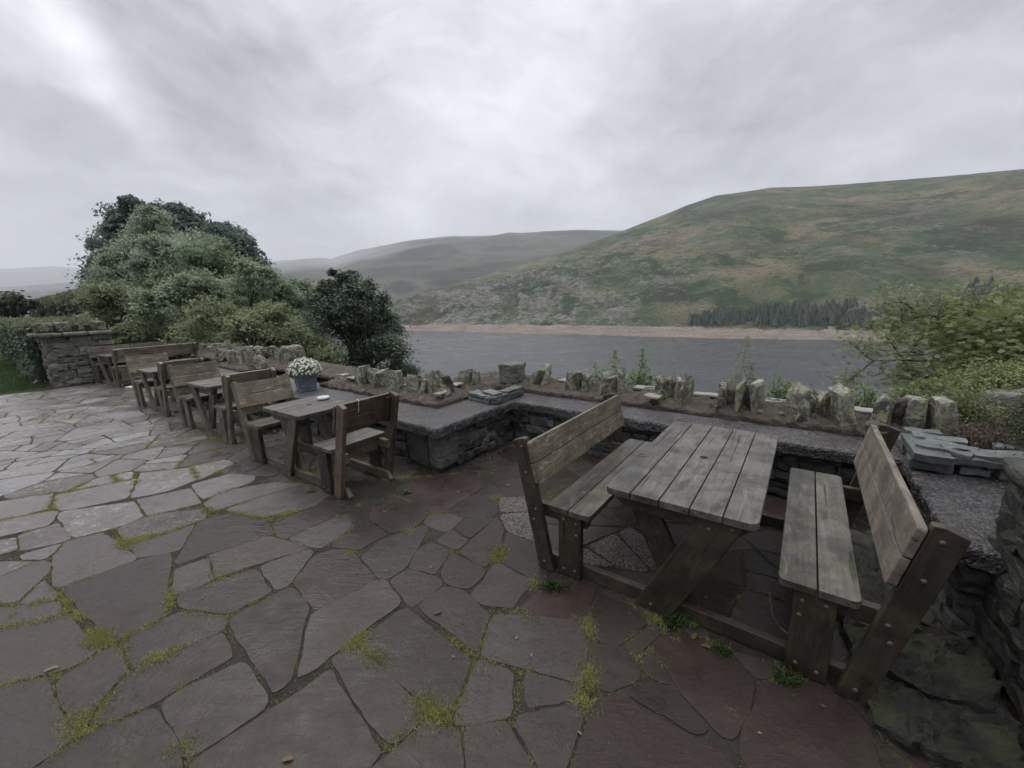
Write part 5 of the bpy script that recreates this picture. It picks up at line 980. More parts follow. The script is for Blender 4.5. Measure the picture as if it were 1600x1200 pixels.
# ================================================================== PLANTER
def flowers(u, v, z):
    r_ = thing('flower_planter', 'square lead grey planter full of small white flowers standing on the coping', 'planter', W3(u, v, z), -R(48))
    def ringq(s0, s1, z0, z1, mb, t_in=None):
        V = [(-s0, -s0, z0), (s0, -s0, z0), (s0, s0, z0), (-s0, s0, z0), (-s1, -s1, z1), (s1, -s1, z1), (s1, s1, z1), (-s1, s1, z1)]
        mb.add(V, [(0, 1, 5, 4), (1, 2, 6, 5), (2, 3, 7, 6), (3, 0, 4, 7)], .5)
    lead = mat('lead_grey_planter', lambda t: pbsdf(t, t.ramp(t.noise(t('ShaderNodeNewGeometry').outputs['Position'], 14, 4, .6), [(.35, (.10, .118, .155)), (.65, (.17, .19, .24))]), .45, None))
    mb = MB(); prof = [(.118, 0), (.124, .0), (.124, .018), (.114, .022), (.136, .215), (.150, .222), (.150, .25), (.135, .25), (.128, .2)]
    for (a, z0), (b, z1) in zip(prof[:-1], prof[1:]): ringq(a, b, z0, z1, mb)
    bx = mb.build('box', lead, r_, bevel=.002)
    mb = MB()
    for k in range(4):
        c_, s_ = math.cos(k*math.pi/2), math.sin(k*math.pi/2)
        def P(x, y, z): return (x*c_-y*s_, x*s_+y*c_, z)
        def bar(x0, x1, z0, z1):
            yy0 = -(.114 + (z0-.022)*.114); yy1 = -(.114 + (z1-.022)*.114); t_ = .006
            V = [P(x0, yy0-t_, z0), P(x1, yy0-t_, z0), P(x1, yy1-t_, z1), P(x0, yy1-t_, z1), P(x0, yy0+.004, z0), P(x1, yy0+.004, z0), P(x1, yy1+.004, z1), P(x0, yy1+.004, z1)]
            mb.add(V, [(0, 1, 2, 3), (0, 4, 5, 1), (3, 2, 6, 7), (0, 3, 7, 4), (1, 5, 6, 2)], .5)
        bar(-.105, -.085, .035, .2); bar(.085, .105, .035, .2); bar(-.084, .084, .035, .052); bar(-.084, .084, .183, .2)
    mb.build('panel_moulding', lead, bx)
    mb = MB(); boxm(mb, -.128, .128, -.128, .128, .19, .215); mb.build('soil', M['soil'], r_)
    k = 5200; d = unit(RS.randn(k, 3)); d[:, 2] = np.abs(d[:, 2])*.9-.12; rr_ = RS.rand(k)**.35
    P = d*rr_[:, None]*arr([.25, .25, .21]) + arr([0, 0, .27])
    P[:, 2] = np.maximum(P[:, 2], .2)
    V = leafverts(P, unit(d+RS.randn(k, 3)*.6+arr([0, 0, .4])), RS.uniform(.010, .017, k), .35)
    quadmesh('foliage', V, 4, np.repeat(RS.rand(k), 4), M['lf_weed'], r_)
    k = 330; d = unit(RS.randn(k, 3)); d[:, 2] = np.abs(d[:, 2]); P = d*arr([.255, .255, .225])*RS.uniform(.93, 1.04, (k, 1)) + arr([0, 0, .28])
    VV = []
    for p, q in zip(P, d):
        a = unit(np.cross(q, RS.randn(3))); b = np.cross(q, a); s_ = RS.uniform(.011, .017)
        for j in range(6):
            th = j*1.047; t1 = a*math.cos(th)+b*math.sin(th); t2 = a*math.cos(th+.9)+b*math.sin(th+.9); t0 = a*math.cos(th+.45)+b*math.sin(th+.45)
            VV += [p, p+t1*s_*.8+q*.002, p+t0*s_*1.15+q*.004, p+t2*s_*.8+q*.002]
    quadmesh('white_flowers', np.array(VV), 4, RS.rand(len(VV)), M['petal'], r_)
flowers(-6.27, 3.03, .566)

# ================================================================== SMALL THINGS
def lathe(mb, prof, k=28, c=(0, 0, 0)):
    V = [(c[0]+r_*math.cos(2*math.pi*j/k), c[1]+r_*math.sin(2*math.pi*j/k), c[2]+z) for r_, z in prof for j in range(k)]
    F = [(i*k+j, i*k+(j+1) % k, (i+1)*k+(j+1) % k, (i+1)*k+j) for i in range(len(prof)-1) for j in range(k)]
    mb.add(V, F, .5)
r_ = thing('ashtray', 'round white ashtray on the top of the second table', 'ashtray', W3(-4.56, 2.38, .759))
mb = MB(); lathe(mb, [(0, .002), (.055, .0), (.066, .004), (.07, .026), (.067, .030), (.046, .030), (.043, .014), (0, .012)]); mb.build('bowl', mat('white_glaze', lambda t: pbsdf(t, (.62, .62, .62), .3)), r_, smooth=True)
mb = MB(); lathe(mb, [(0, .0145), (.040, .0145), (.040, .016), (0, .0165)]); mb.build('ash', mat('wet_ash', lambda t: pbsdf(t, (.12, .115, .11), .7)), r_)
mb = MB(); pts = [W3(-.86+.034*math.cos(a)*(1+.05*a/6), 2.68+.024*math.sin(a)*(1+.1*math.sin(2*a)), .739+.001*math.sin(3*a)) for a in np.linspace(.3, 6.3, 16)]
tube(mb, pts, [.0028]*16, 5); o = mb.build('looped_twig', M['twig'], None, smooth=True); tag(o, 'thin looped twig lying on the near left part of the nearest table', 'twig')
mb = MB(); base = W3(.10, 2.03, .36); pts = [spot(1216+8*t, 900+40*t**1.4, 0) for t in []]
sp_ = [W3(.02+.0*t, 2.06-.005*t, .47-.0*t) for t in [0]]
pts = [W3(-.02, 2.04, .44), W3(-.012, 2.035, .38), W3(.006, 2.03, .32), W3(.035, 2.04, .27), W3(.07, 2.05, .245)]
tube(mb, pts, [.0018]*5, 4); o = mb.build('straw', M['dry_or_lit'], None); tag(o, 'thin pale grass straw hanging against the near leg of the right bench seat', 'straw')
mb = MB(); 
sp = arr((.0, 0, 0))
_B = W3(-4.45, 2.15); _r = Matrix.Rotation(-R(35.3), 3, 'Z'); slb = (1.045-.975)/.29; slb = .2414
def bloc(x, y, z): return Vector((_B.x, _B.y, 0)) + _r @ Vector((x, y, z))
pts = [bloc(.975+.036+(z-.665)*slb+.006, -.08+.004*math.sin(z*60), z) for z in np.linspace(.83, .955, 8)]; pts.append(bloc(1.045+.01, -.082, .962))
tube(mb, pts, [.0028]*9, 5); o = mb.build('white_string', mat('white_cord', lambda t: pbsdf(t, (.7, .68, .64), .8)), None, smooth=True); tag(o, 'short white string hanging down the reddish backrest of the second table', 'string')
def leaf_thing(label, u, v, z=.006, s=.045, tint=.5, rot=0., name='fallen_leaf'):
    n_ = 9; V = []; F = []
    for i in range(n_):
        t_ = i/(n_-1); w = math.sin(math.pi*min(1, t_*1.02))**.8*.42*(1+.2*math.sin(9*t_)); x = (t_-.5)*2
        for k_, y in enumerate((-w, 0, w)): V.append((x*s, y*s, .18*s*abs(y)/.42 + .12*s*math.sin(3*x+rot)))
    for i in range(n_-1):
        for k_ in range(2): F.append((i*3+k_, (i+1)*3+k_, (i+1)*3+k_+1, i*3+k_+1))
    mb = MB(); mb.add(V, F, tint); o = mb.build(name, M['dry_or_lit'], None, smooth=True); o.location = W3(u, v, z); o.rotation_euler = (0, .1, rot); tag(o, label, 'leaf')
LV = [('curled brown dead leaf alone on the middle of the open paving', -1.63, 1.38, .045, .05, .4), ('pale yellowish leaf on the paving near the left edge', -3.04, -.05, .05, 1., .5),
      ('orange brown leaf on the paving at the bottom edge', -1.56, .47, .04, .5, .1), ('pale leaf on the dark red flagstone before the wall corner', -2.62, 2.6, .035, .8, 1.2),
      ('dead brown leaf lying between the wall corner and the left bench', -2.3, 2.97, .05, .45, 2.), ('reddish dead leaf in the grass under the crossed legs of the nearest table', -.33, 2.06, .055, .05, .6),
      ('second reddish dead leaf beside the first under the nearest table', -.27, 2.02, .045, .2, 2.4), ('brown leaf caught at the foot of the stone step by the wall corner', -2.9, 3.0, .05, .3, 1.),
      ('small tan leaf in the inner corner of the bay', -2.8, 3.75, .04, .6, .2), ('small pale leaf on the paving in line with the left bench leg', -1.13, 1.5, .022, .9, .9),
      ('tiny orange leaf on the paving below the right bench', -.62, 1.25, .022, .5, 2.2), ('yellow leaf on the paving before the farthest table', -12.7, 1.85, .09, .9, .3)]
for lab, u, v, s, ti, ro in LV: leaf_thing(lab, u, v, .006, s*.62, ti, ro)
mb = MB(); rockbox(mb, (0, 0, .02), UVA, (.16, .1, .04), .02, .012, .3, 5); o = mb.build('paper_scrap', mat('white_paper', lambda t: pbsdf(t, (.75, .75, .75), .7)), None); o.location = W3(-13.45, 2.2, .005); tag(o, 'crumpled white scrap of paper on the paving between the two farthest tables', 'paper')

# ================================================================== VEGETATION
def crown(name, lobes, n_, size, mt, parent, org, nsc=1.4, clump=26, spread=.28, asp=.5, up=.35, seed=0, drop=.2, squash=.85, jit=.18):
    """lobes: list of (centre xyz, radius); clumps of leaves over and inside each lobe"""
    C_ = arr([l[0] for l in lobes]); Rr = arr([l[1] for l in lobes]); w = Rr**1.5/np.sum(Rr**1.5); nc = max(1, n_//clump)
    li = RS.choice(len(lobes), nc, p=w); d = unit(RS.randn(nc, 3)); d[:, 2] = np.where(d[:, 2] < -.5, -d[:, 2], d[:, 2])
    rad = (1-.5*RS.rand(nc)**2.2); bump = .93 + .5*fbm(d*1.0+li[:, None]*3.1+seed, 2.1, seed+3, 3)+.10*RS.randn(nc)
    P = C_[li] + d*(Rr[li]*rad*bump)[:, None]*arr([1, 1, squash]) + RS.randn(nc, 3)*(Rr[li]*jit)[:, None]
    keep = fbm(P, nsc, seed+9, 3) > -drop; P = P[keep]; d = d[keep]; li = li[keep]; nc = len(P)
    ct_ = RS.rand(nc)*.7
    P2 = np.repeat(P, clump, 0); d2 = np.repeat(d, clump, 0); k = len(P2); off = RS.randn(k, 3)*arr([1, 1, .55]); sp_ = np.minimum(np.repeat(Rr[li], clump)*.5, spread)
    Q = P2 + off*sp_[:, None]*.55
    Nn = unit(d2*.8 + RS.randn(k, 3)*.75 + arr([0, 0, up]))
    V = leafverts(Q, Nn, size*RS.uniform(.6, 1.3, k), asp); ti = np.clip(np.repeat(ct_, clump)+RS.rand(k)*.3, 0, 1)
    return quadmesh(name, V - org, 4, np.repeat(ti, 4), mt, parent), P
def tree(label, lobes_px, r, n_, size, mt, base=None, name='tree', cat='tree', trunk=.16, **kw):
    """lobes_px: (px, py, radius px) seen at distance r; built as real spheres of leaves at that distance"""
    lobes = []
    for t_ in lobes_px:
        px, py, rp = t_[:3]; rr_ = r + (t_[3] if len(t_) > 3 else RS.uniform(-.06, .06)*r); p = spot(px, py, rr_); dep = np.dot(p-arr((0, 0, CH)), _F)
        lobes.append((p, rp*dep/CF))
    big = list(lobes)
    for q_, rr2 in big:
        for _ in range(6):
            d_ = unit(RS.randn(3)); d_[2] = abs(d_[2])*1.1-.25; lobes.append((q_+d_*rr2*RS.uniform(.75, 1.02), rr2*RS.uniform(.26, .42)))
    c = np.mean([l[0] for l in big], 0)
    bx, by = (c[0], c[1]) if base is None else base[:2]; gz = float(ground_h(*[np.array([q]) for q in uvof(bx, by)])[0]) - .1
    root = thing(name, label, cat, (bx, by, gz)); org = arr((bx, by, gz))
    o, P = crown('crown', lobes, n_, size, mt, root, org, **kw)
    mb = MB(org); top = c; b0 = Vector((bx, by, gz)); fork = b0.lerp(Vector(top), .45)
    tube(mb, [b0, b0.lerp(fork, .5)+Vector((.1, .05, 0)), fork], [trunk, trunk*.8, trunk*.65], 8)
    for l in [q_ for q_ in big if q_[1] > .35*max(z_[1] for z_ in big)]:
        e = Vector(l[0]); md = fork.lerp(e, .5)+Vector((RS.randn()*.1, RS.randn()*.1, .05))*l[1]
        tube(mb, [fork, md, e+Vector((0, 0, l[1]*.3))], [trunk*.5, trunk*.3, trunk*.06], 5)
        for _ in range(5):
            d = unit(RS.randn(3)); d[2] = abs(d[2]); tube(mb, [md, Vector(l[0]+d*l[1]*.5), Vector(l[0]+d*l[1]*1.02)], [trunk*.2, trunk*.1, .008], 4)
    mb.build('trunk', M['bark'], root, smooth=True); return root
GT = 'trees'
tree('dark blue green conifer rising highest at the left back of the tree clump', [(204, 322, 13), (200, 345, 22), (212, 370, 32), (196, 395, 36), (168, 435, 26), (152, 408, 9), (180, 462, 30), (225, 400, 30), (203, 312, 7), (190, 350, 10), (222, 352, 9), (150, 420, 8)], 39, 46000, .12, M['lf_dark'], up=.1, seed=1, squash=.8, nsc=.7, clump=20, spread=.5)
tree('dark broadleaved tree with two rounded tops behind the tree clump', [(246, 340, 17), (272, 338, 17), (298, 345, 18), (262, 365, 30), (300, 372, 24)], 38, 20000, .14, M['lf_dark'], seed=2, nsc=.7, spread=.5)
tree('dark broadleaved tree stepping down on the right shoulder of the tree clump', [(335, 368, 15), (354, 366, 17), (375, 385, 22), (398, 405, 15), (345, 395, 28), (392, 425, 22), (408, 420, 11)], 36, 24000, .13, M['lf_dark'], seed=3, nsc=.7, spread=.5)
tree('tall grey green tree at the left front of the tree clump', [(240, 372, 28), (212, 415, 36), (262, 412, 40), (296, 388, 26), (200, 455, 40), (262, 465, 44), (225, 395, 26), (180, 480, 30), (240, 345, 20)], 30, 76000, .08, M['lf_grey'], seed=4, nsc=.9, spread=.4)
tree('broad mid green tree in the middle of the tree clump', [(322, 405, 34), (362, 425, 32), (300, 440, 40), (318, 475, 44), (372, 478, 42), (412, 455, 30), (270, 495, 36), (420, 492, 34), (455, 480, 24), (230, 500, 34)], 26, 80000, .07, M['lf_mid'], seed=5, nsc=1., spread=.36)
tree('yellowish green bushy tree low at the left of the tree clump behind the pier', [(165, 470, 24), (190, 500, 30), (225, 478, 26), (160, 520, 18), (215, 530, 30), (255, 505, 34), (285, 535, 26), (140, 500, 12)], 21, 40000, .065, M['lf_yel'], name='bush', cat='bush', seed=6, nsc=1.3, spread=.3, trunk=.1)
tree('light green thicket behind the upright stones below the tree clump', [(300, 535, 28), (338, 500, 32), (385, 525, 34), (425, 502, 28), (455, 532, 34), (490, 547, 26), (420, 558, 30), (512, 564, 22), (355, 552, 26), (527, 582, 14)], 15.5, 64000, .048, M['lf_yel'], name='bush', cat='bush', seed=7, nsc=1.6, spread=.24, trunk=.08)
tree('deep green rounded tree overhanging the lake at the right end of the trees', [(548, 442, 17), (530, 455, 18), (520, 490, 34), (565, 475, 34), (592, 515, 34), (548, 530, 44), (605, 552, 30), (575, 570, 38), (628, 585, 22), (640, 602, 16), (600, 595, 30), (510, 450, 12), (500, 475, 18), (520, 428, 7), (535, 432, 8), (552, 430, 7), (655, 600, 10), (600, 470, 12)], 17, 86000, .055, M['lf_oak'], seed=8, nsc=1.1, spread=.32, squash=.8, up=.6)
tree('mid green bush filling the clump between the broad tree and the thicket', [(260, 480, 30), (308, 455, 30), (350, 472, 36), (400, 440, 26), (432, 465, 28), (460, 482, 24), (395, 505, 34), (330, 512, 34), (490, 522, 26), (240, 500, 26)], 19, 70000, .062, M['lf_mid'], name='bush', cat='bush', seed=19, nsc=1.2, spread=.3, trunk=.08)
tree('small dark tree top showing between the clump and the deep green tree', [(466, 452, 15), (485, 456, 10), (450, 470, 18), (478, 480, 20)], 31, 9000, .12, M['lf_mid'], seed=9, nsc=.9, spread=.4)

# hedges behind the lawn
def hedge(label, u0, u1, v0, v1, h, n_, size, topn, hh, seed, name='hedge'):
    root = rootuv(name, label, 'hedge', (u0+u1)/2, (v0+v1)/2, 0); rt = thing; org = arr(((u0+u1)/2, (v0+v1)/2, 0))
    f = RS.rand(n_); U = RS.uniform(u0, u1, n_); V_ = np.where(f < .55, v0+RS.rand(n_)*.12, RS.uniform(v0, v1, n_)); Z = np.where(f < .55, h*RS.rand(n_), h-RS.rand(n_)*.15)
    e = (f > .92); U = np.where(e, u1-RS.rand(n_)*.12, U); Z = np.where(e, h*RS.rand(n_), Z)
    P = np.c_[U, V_, Z]; P += np.c_[RS.randn(n_, 2)*.05, RS.randn(n_)*.04] + .22*np.c_[np.zeros(n_), fbm(P, .9, seed, 3), .5*fbm(P, .7, seed+5, 3)]
    P[:, 2] = np.maximum(P[:, 2], .02)
    N_ = unit(np.c_[RS.randn(n_)*.6, -.6+RS.randn(n_)*.6, .4+RS.randn(n_)*.6])
    ti = np.clip(.45+.5*fbm(P, 1.6, seed+2, 3)+RS.rand(n_)*.4-.2, 0, 1)
    quadmesh('foliage', leafverts(P - org, N_, size*RS.uniform(.6, 1.3, n_), .5), 4, np.repeat(ti, 4), M['lf_hedge'], root)
    k = topn; P = np.c_[RS.uniform(u0, u1, k), RS.uniform(v0, v1, k), np.full(k, h-.08)]; P[:, 2] += .11*fbm(P, .7, seed+5, 3) + RS.rand(k)*hh
    T = unit(np.c_[RS.randn(k, 2)*.45, np.ones(k)]); B = unit(np.cross(T, RS.randn(k, 3))); s = RS.uniform(.5, 1.2, k)[:, None]*size*2.2
    V = np.stack([P-B*s*.14, P+T*s*.4-B*s*.2, P+T*s, P+T*s*.4+B*s*.2], 1).reshape(-1, 3) - org
    quadmesh('top_shoots', V, 4, np.repeat(RS.rand(k), 4), M['lf_htop'], root)
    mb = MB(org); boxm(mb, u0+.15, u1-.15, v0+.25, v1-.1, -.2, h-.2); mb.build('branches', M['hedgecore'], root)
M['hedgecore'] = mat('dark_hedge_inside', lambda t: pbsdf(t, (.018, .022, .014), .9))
hedge('dark clipped hedge running left from the stone pier beside the lawn', -31, -16.75, .95, 2.4, 1.55, 42000, .05, 16000, .2, 3)
hedge('taller hedge with pale grassy top standing behind the clipped hedge', -46, -23.2, 3.1, 4.0, 2.45, 36000, .08, 30000, .42, 8)
tree('small dark round bush top beyond the hedge at the left edge', [(18, 474, 15), (40, 480, 13), (-4, 478, 14), (20, 490, 16)], 36, 5000, .1, M['lf_hedge'], name='bush', cat='bush', seed=14, trunk=.06, nsc=1.)

# spiky field of thin tall stems on the hedge skyline
# right hand rowan-like tree: branching skeleton with flat leaf sprays
def rowan():
    b0 = spot(1690, 640, 8.2); b0[2] = -.4; root = thing('tree', 'light green tree with bare grey twigs spreading in from the right over the lake', 'tree', b0); mb = MB(b0); tips = []
    rs = np.random.RandomState(5)
    def branch(p, d, L, r0, lv):
        n_ = 5; pts = [p]; dd = d
        for i in range(n_):
            dd = unit(dd + rs.randn(3)*.17 + arr([0, 0, .03])); pts.append(pts[-1]+dd*L/n_)
        tube(mb, [list(q) for q in pts], list(np.linspace(r0, r0*.45, n_+1)), 6 if lv < 2 else 4)
        if lv >= 3: tips.append((pts[-1], dd)); tips.append((pts[3], dd)); return
        for i in range(2, n_+1):
            for _ in range(2 if lv else 2):
                nd = unit(dd + rs.randn(3)*arr([.75, .75, .42])); branch(pts[i], nd, L*rs.uniform(.42, .62), r0*.5, lv+1)
    for (px, py, r, rad) in [(1440, 492, 8.2, .04), (1370, 560, 7.6, .035), (1530, 490, 8.0, .045), (1420, 590, 7.4, .03), (1590, 505, 7.4, .04), (1500, 560, 8.8, .04), (1470, 520, 9.2, .035), (1580, 560, 7.0, .035)]:
        t_ = spot(px, py, r); s_ = b0 + arr([0, 0, 1.0]) + rs.randn(3)*.12; v_ = t_-s_; L = np.linalg.norm(v_)
        pts = [s_ + v_*k + arr([0, 0, .22*math.sin(3.14*k)]) + rs.randn(3)*.05 for k in np.linspace(0, 1, 7)]
        tube(mb, [list(q) for q in pts], list(np.linspace(rad, rad*.3, 7)), 6)
        for i in range(2, 7):
            for _ in range(2):
                branch(pts[i], unit(unit(v_)*.55 + rs.randn(3)*arr([.8, .8, .5])), L*rs.uniform(.17, .27), rad*.32, 2)
    tube(mb, [list(b0), list(b0+arr([.05, 0, .6])), list(b0+arr([0, 0, 1.1]))], [.16, .13, .1], 9)
    mb.build('branches', M['bark'], root, smooth=True)
    # dead twigs poking out
    mb = MB(b0)
    for (px, py, dx, dy) in [(1455, 490, 10, -40), (1530, 480, -8, -38), (1395, 500, 5, -42), (1560, 500, 25, -30)]:
        for _ in range(3):
            a = spot(px+rs.uniform(-6, 16), py+rs.uniform(0, 20), 7.8); b = spot(px+dx+rs.uniform(-9, 9), py+dy+rs.uniform(-8, 8), 7.8); c = (a+b)/2+rs.randn(3)*.04
            tube(mb, [list(a), list(c), list(b)], [.009, .0065, .003], 4)
            e = b+rs.randn(3)*.08; tube(mb, [list(c), list(e)], [.004, .0015], 3)
    mb.build('bare_twigs', M['twig'], root, smooth=True)
    VV = []; TT = []
    for p, d in tips:
        if rs.rand() < .06: continue
        for _ in range(12):
            q = p + rs.randn(3)*arr([.16, .16, .10]); ax = unit(rs.randn(3)*arr([1, 1, .25])); nrm = unit(arr([0, -.45, .7])+rs.randn(3)*.75); sd = unit(np.cross(ax, nrm)); t0 = rs.rand()*.8
            for k in range(4):
                for s_ in (-1, 1):
                    c = q + ax*(.016*k); l = sd*s_*.024*(1-.1*k)+ax*.010; w = ax*.0085
                    VV += [c, c+l*.5+w+nrm*.002, c+l, c+l*.5-w+nrm*.002]; TT += [t0+rs.rand()*.2]*4
    quadmesh('crown', np.array(VV)-b0, 4, TT, M['lf_rowan'], root)
rowan()
tree('low green bush under the light green tree, beyond the last upright stones', [(1440, 628, 34), (1500, 618, 36), (1560, 612, 40), (1610, 600, 40)], 6.4, 26000, .016, M['lf_rowan'], name='bush', cat='bush', seed=31, nsc=3.5, spread=.13, trunk=.03, clump=18)

# weeds growing up outside the wall
def weed(label, stems, r, mt='lf_weed', seed=0, leaf=.034, name='weed', sp=1.):
    rs = np.random.RandomState(seed); p0 = spot(stems[0][0], stems[0][1], r); root = thing(name, label, 'weed', (p0[0], p0[1], .0)); org = arr((p0[0], p0[1], 0.)); mb = MB(org); VV = []; TT = []
    for (px, py, tx, ty) in stems:
        a = spot(px, py, r+rs.uniform(-.1, .1)); a0 = a.copy(); a0[2] = -.3; b = spot(tx, ty, r+rs.uniform(-.15, .15)); pts = [a0] + [a+(b-a)*k+rs.randn(3)*.01*(k > 0) for k in np.linspace(0, 1, 6)]
        tube(mb, [list(q) for q in pts], list(np.linspace(.006, .002, 7)), 4); L = np.linalg.norm(b-a); nl = int(L/.0024)
        for i in range(nl):
            k = i/nl; p = a+(b-a)*k + rs.randn(3)*arr([1, 1, .6])*.11*sp*(1-k)**.7; an = i*2.4+rs.rand(); d = arr([math.cos(an), math.sin(an), .35+.4*k]); s = leaf*(1.25-.75*k)*rs.uniform(.7, 1.2)*sp
            for m_ in range(2):
                d2 = unit(d+rs.randn(3)*.35); sd = unit(np.cross(d2, (0, 0, 1))); VV += [p, p+d2*s+sd*s*.34, p+d2*s*2, p+d2*s-sd*s*.34]; TT += [rs.rand()]*4
    mb.build('stem', M['twig'], root, smooth=True); quadmesh('leaves', np.array(VV)-org, 4, TT, M[mt], root)
weed('leafy green weed with two stems behind the wall, left of the three upright stones', [(935, 608, 930, 566), (950, 608, 944, 578), (962, 606, 961, 546), (968, 606, 972, 575), (925, 606, 938, 590)], 6.6, seed=1)
weed('tall leafy green weed behind the wall, right beside the three upright stones', [(995, 610, 1005, 546), (985, 612, 990, 580), (1008, 612, 1018, 588), (1000, 612, 1012, 572)], 6.4, seed=2)
weed('tall narrow green weed rising behind the wall above the middle of the nearest table', [(1150, 630, 1168, 524), (1142, 632, 1150, 586), (1158, 632, 1176, 566), (1165, 634, 1180, 590), (1150, 632, 1138, 600)], 5.8, seed=3, leaf=.024)
weed('thin sparse weed stems behind the wall between two groups of upright stones', [(1205, 634, 1215, 566), (1195, 636, 1186, 590)], 5.8, seed=4, leaf=.012)
weed('bushy pale weed behind the wall, above the right end of the nearest table', [(1222, 636, 1232, 596), (1212, 638, 1218, 590), (1230, 638, 1242, 600), (1216, 638, 1208, 606)], 5.8, seed=5)
weed('low green weed showing between the last two groups of upright stones', [(1345, 642, 1352, 600), (1335, 642, 1330, 612), (1355, 645, 1366, 610)], 6.0, seed=6)
gw = []
for i in range(26):
    x = 1445+RS.rand()*95; gw.append((x, 668-RS.rand()*14, x+RS.randn()*7, 668-38-RS.rand()*34))
weed('cluster of tall feathery green and yellow weeds above the green slates', gw, 5.2, seed=7, leaf=.017, mt='lf_rowan')
# garden bank, heather, rock
X, Y = np.meshgrid(np.linspace(.86, 6, 60), np.linspace(4.25, 8.5, 50), indexing='ij'); wx, wy = CY*X+SY*Y, -SY*X+CY*Y
gz = np.minimum(.50+.12*fbm(np.stack([X, Y, X*0], -1).reshape(-1, 3), 1.2, 3, 4).reshape(X.shape)+.1*np.clip(X-1.2, 0, 1.5), 1)-np.clip(Y-5.6, 0, 9)*.35
tag(grid('garden_bank', wx, wy, gz, M['soil'], smooth=False), kind='structure')
X, Y = np.meshgrid(np.linspace(1.75, 6, 40), np.linspace(-1.5, 4.3, 50), indexing='ij'); wx, wy = CY*X+SY*Y, -SY*X+CY*Y
tag(grid('upper_garden', wx, wy, .72+.15*fbm(np.stack([X, Y, X*0], -1).reshape(-1, 3), 1.2, 3, 4).reshape(X.shape), M['soil'], smooth=False), kind='structure')
def shrub(label, ell, n_, size, mt, seed, name='shrub', asp=.3, clump=16, sp=.05, cat='shrub', up=.2, twigs=0, z0=.55):
    c = ell[0][0]; root = thing(name, label, cat, W3(c[0], c[1], z0)); org = arr(W3(c[0], c[1], z0)); lob = [(arr(W3(*p)), r_) for p, r_ in ell]
    o, P = crown('crown', lob, n_, size, mt, root, org, clump=clump, spread=sp, asp=asp, seed=seed, nsc=4, up=up, squash=.7, drop=.4)
    mb = MB(org)
    for p, r_ in lob:
        for _ in range(7+twigs):
            d = unit(RS.randn(3)); d[2] = abs(d[2])*.6; a = Vector((lob[0][0][0], lob[0][0][1], z0-.02)); tube(mb, [a, Vector(p+d*r_*.5*arr([1, 1, .7])), Vector(p+d*r_*1.05*arr([1, 1, .7]))], [.007, .005, .0015], 4)
    mb.build('twigs', M['bark'], root); return root
shrub('low clump of brown faded heather behind the green slates', [((1.15, 4.55, .64), .2), ((1.4, 4.5, .66), .22), ((1.0, 4.8, .62), .16), ((1.7, 4.45, .7), .22), ((1.5, 4.85, .68), .25)], 15000, .011, M['lf_heath'], 41, name='heather', cat='heather')
shrub('patch of yellow green ground plants behind the brown heather', [((1.0, 5.05, .62), .16), ((1.25, 5.1, .64), .18), ((1.5, 5.2, .66), .18)], 9000, .012, M['moss'], 42, name='ground_plant', cat='plant')
shrub('dense brown and green prostrate shrub hanging towards the slates at the right edge', [((1.55, 4.45, .76), .22), ((1.4, 4.25, .74), .14), ((1.75, 4.3, .85), .28), ((1.9, 4.9, .85), .3)], 26000, .011, M['lf_heath'], 43, up=.1)
shrub('dark evergreen shrub overhanging the top of the dark wall at the right edge', [((1.16, 3.55, .98), .13), ((1.3, 3.85, 1.0), .2), ((1.5, 3.6, 1.12), .3), ((1.15, 3.1, 1.02), .12), ((1.6, 4.1, 1.15), .28), ((1.3, 2.9, 1.06), .2)], 34000, .010, M['lf_jun'], 44, up=.3, twigs=6, z0=.88)
sp = rootuv('boulder', 'flat topped grey boulder standing among the weeds at the right edge', 'boulder', 1.6, 5.6); mb = MB((1.6, 5.6, 0))
rockbox(mb, (1.6, 5.6, .70), UVA, (.40, .3, .36), .04, .02, .15, 61, .6); mb.build('rock', M['rubblel'], sp, smooth=True)

# small weeds and grass tufts on the paving, one object each
def tuft(label, u, v, s, k, mt='grass', seed=0, leafy=False):
    rs = np.random.RandomState(seed); VV = []; TT = []
    for i in range(k):
        an = rs.rand()*6.28; b = arr([rs.randn()*s*.35, rs.randn()*s*.25, 0]); t_ = unit(arr([math.cos(an)*rs.uniform(.2, 1.2), math.sin(an)*rs.uniform(.2, 1.2), 1.])); L = s*rs.uniform(.5, 1.15); sd = unit(np.cross(t_, rs.randn(3)))*L*(.3 if leafy else .035)
        mid = b+t_*L*.5; tip = b+t_*L*.95+arr([t_[0], t_[1], -.4])*L*.3; VV += [b-sd*.5, b+sd*.5, mid+sd, tip]; VV += [b-sd*.5, mid+sd, tip, mid-sd]; TT += [rs.rand()]*8
    o = quadmesh('grass_tuft' if not leafy else 'weed', np.array(VV), 4, TT, M[mt]); o.location = W3(u, v, .0); tag(o, label, 'grass tuft' if not leafy else 'weed')
tuft('large green grass tuft before the leg of the left bench of the nearest table', -1.16, 1.96, .075, 130, 'grass', 1)
tuft('long green grass tuft growing at the foot of the crossed leg of the nearest table', -.44, 2.1, .085, 120, 'grass', 2)
tuft('green grass tuft on the paving at the foot of the right bench leg', .09, 2.03, .07, 80, 'grass', 3)
tuft('small green grass tuft in front of the floor runner of the nearest table', -.2, 2.03, .06, 60, 'grass', 4)
tuft('leafy green weed beside the crossed leg of the nearest table', -.36, 2.13, .035, 50, 'lf_weed', 5, True)
tuft('leafy green weed on the paving beneath the reddish bench of the second table', -3.05, 2.3, .045, 40, 'lf_weed', 6, True)
tuft('yellow green grass at the foot of the crossed legs of the second table', -3.9, 1.78, .06, 70, 'moss', 7)
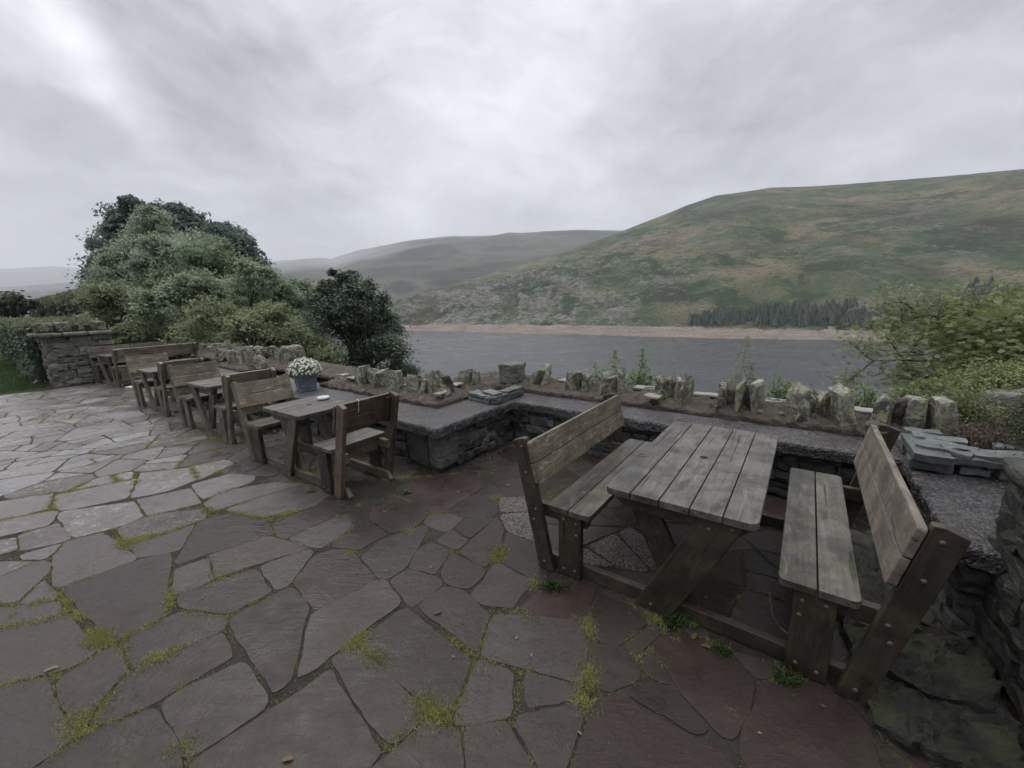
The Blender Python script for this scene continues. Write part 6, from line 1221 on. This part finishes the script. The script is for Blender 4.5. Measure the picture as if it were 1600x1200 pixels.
tuft('thin bent grass stalks at the foot of the right back post of the nearest table', .42, 1.92, .05, 8, 'dry_or_lit', 8)
tuft('bright moss cushion in the inner corner of the bay', -2.85, 3.92, .05, 260, 'moss', 9)
tuft('yellowish moss tuft in the wide joint left of the nearest table', -1.66, 2.02, .03, 160, 'moss', 10)

# leaf litter and grit gathered along the wall foot and over the paving
LP = []
for k_ in range(620):
    q_ = RS.rand()
    if q_ < .3: LP.append((RS.uniform(-3.7, .7), 4.06-abs(RS.randn())*.10))
    elif q_ < .45: LP.append((-2.98+abs(RS.randn())*.10, RS.uniform(2.6, 4.0)))
    elif q_ < .6: LP.append((RS.uniform(-5.6, -2.9), 2.68-abs(RS.randn())*.12))
    elif q_ < .75: LP.append((RS.uniform(-1.4, .7), RS.uniform(2.0, 3.9)))
    else: LP.append((RS.uniform(-9, .6), RS.uniform(-1.2, 2.6)))
LP = arr(LP); k_ = len(LP); P = np.c_[CY*LP[:, 0]+SY*LP[:, 1], -SY*LP[:, 0]+CY*LP[:, 1], np.full(k_, .006)]
V = leafverts(P, unit(np.c_[RS.randn(k_, 2)*.35, np.ones(k_)]), RS.uniform(.004, .013, k_)*np.where(np.arange(k_) % 6 == 0, 1.5, 1.), .5, .2)
tag(quadmesh('leaf_litter', V, 4, np.repeat(np.clip(RS.rand(k_)**1.5+.1, 0, 1), 4), M['dry_or_lit']), kind='stuff', label='small dead leaves and bits of litter scattered over the paving', cat='leaf litter')

# ================================================================== HAZE
bpy.ops.mesh.primitive_cube_add(size=1); hz_ = bpy.context.object; hz_.name = 'haze'; hz_.dimensions = (24000, 24000, 1150); hz_.location = (0, 0, 1150/2-46)
hm = bpy.data.materials.new('thin_mist'); hm.use_nodes = True; t = NT(hm.node_tree); t.n.clear(); o = t('ShaderNodeOutputMaterial')
pv = t('ShaderNodeVolumePrincipled', {'Color': (.93, .95, 1., 1), 'Density': 1.8e-4, 'Anisotropy': .0}); t.l.new(pv.outputs[0], o.inputs['Volume'])
hz_.data.materials.append(hm); hz_['kind'] = 'stuff'

# low mist drifting across the valley behind the near spur
for k_, (az_, r_m, z_, sx, sy, sz, rot) in enumerate([(-21, 2300, 235, 800, 420, 75, 20), (-12, 2500, 150, 600, 350, 60, -10), (-33, 3000, 330, 900, 500, 90, 30)]):
    bpy.ops.mesh.primitive_uv_sphere_add(segments=32, ring_count=16, radius=1); mo = bpy.context.object; mo.name = 'mist'; mo.scale = (sx, sy, sz); mo.rotation_euler = (0, 0, R(rot)); mo.location = polar(az_, r_m, z_); mo['kind'] = 'stuff'; mo['label'] = 'thin low mist hanging over the far side of the valley'; mo['category'] = 'mist'
    mm = bpy.data.materials.new('valley_mist'); mm.use_nodes = True; t = NT(mm.node_tree); t.n.clear(); o = t('ShaderNodeOutputMaterial'); pv = t('ShaderNodeVolumePrincipled', {'Color': (.95, .96, 1., 1), 'Density': 4e-4}); t.l.new(pv.outputs[0], o.inputs['Volume']); mo.data.materials.append(mm)
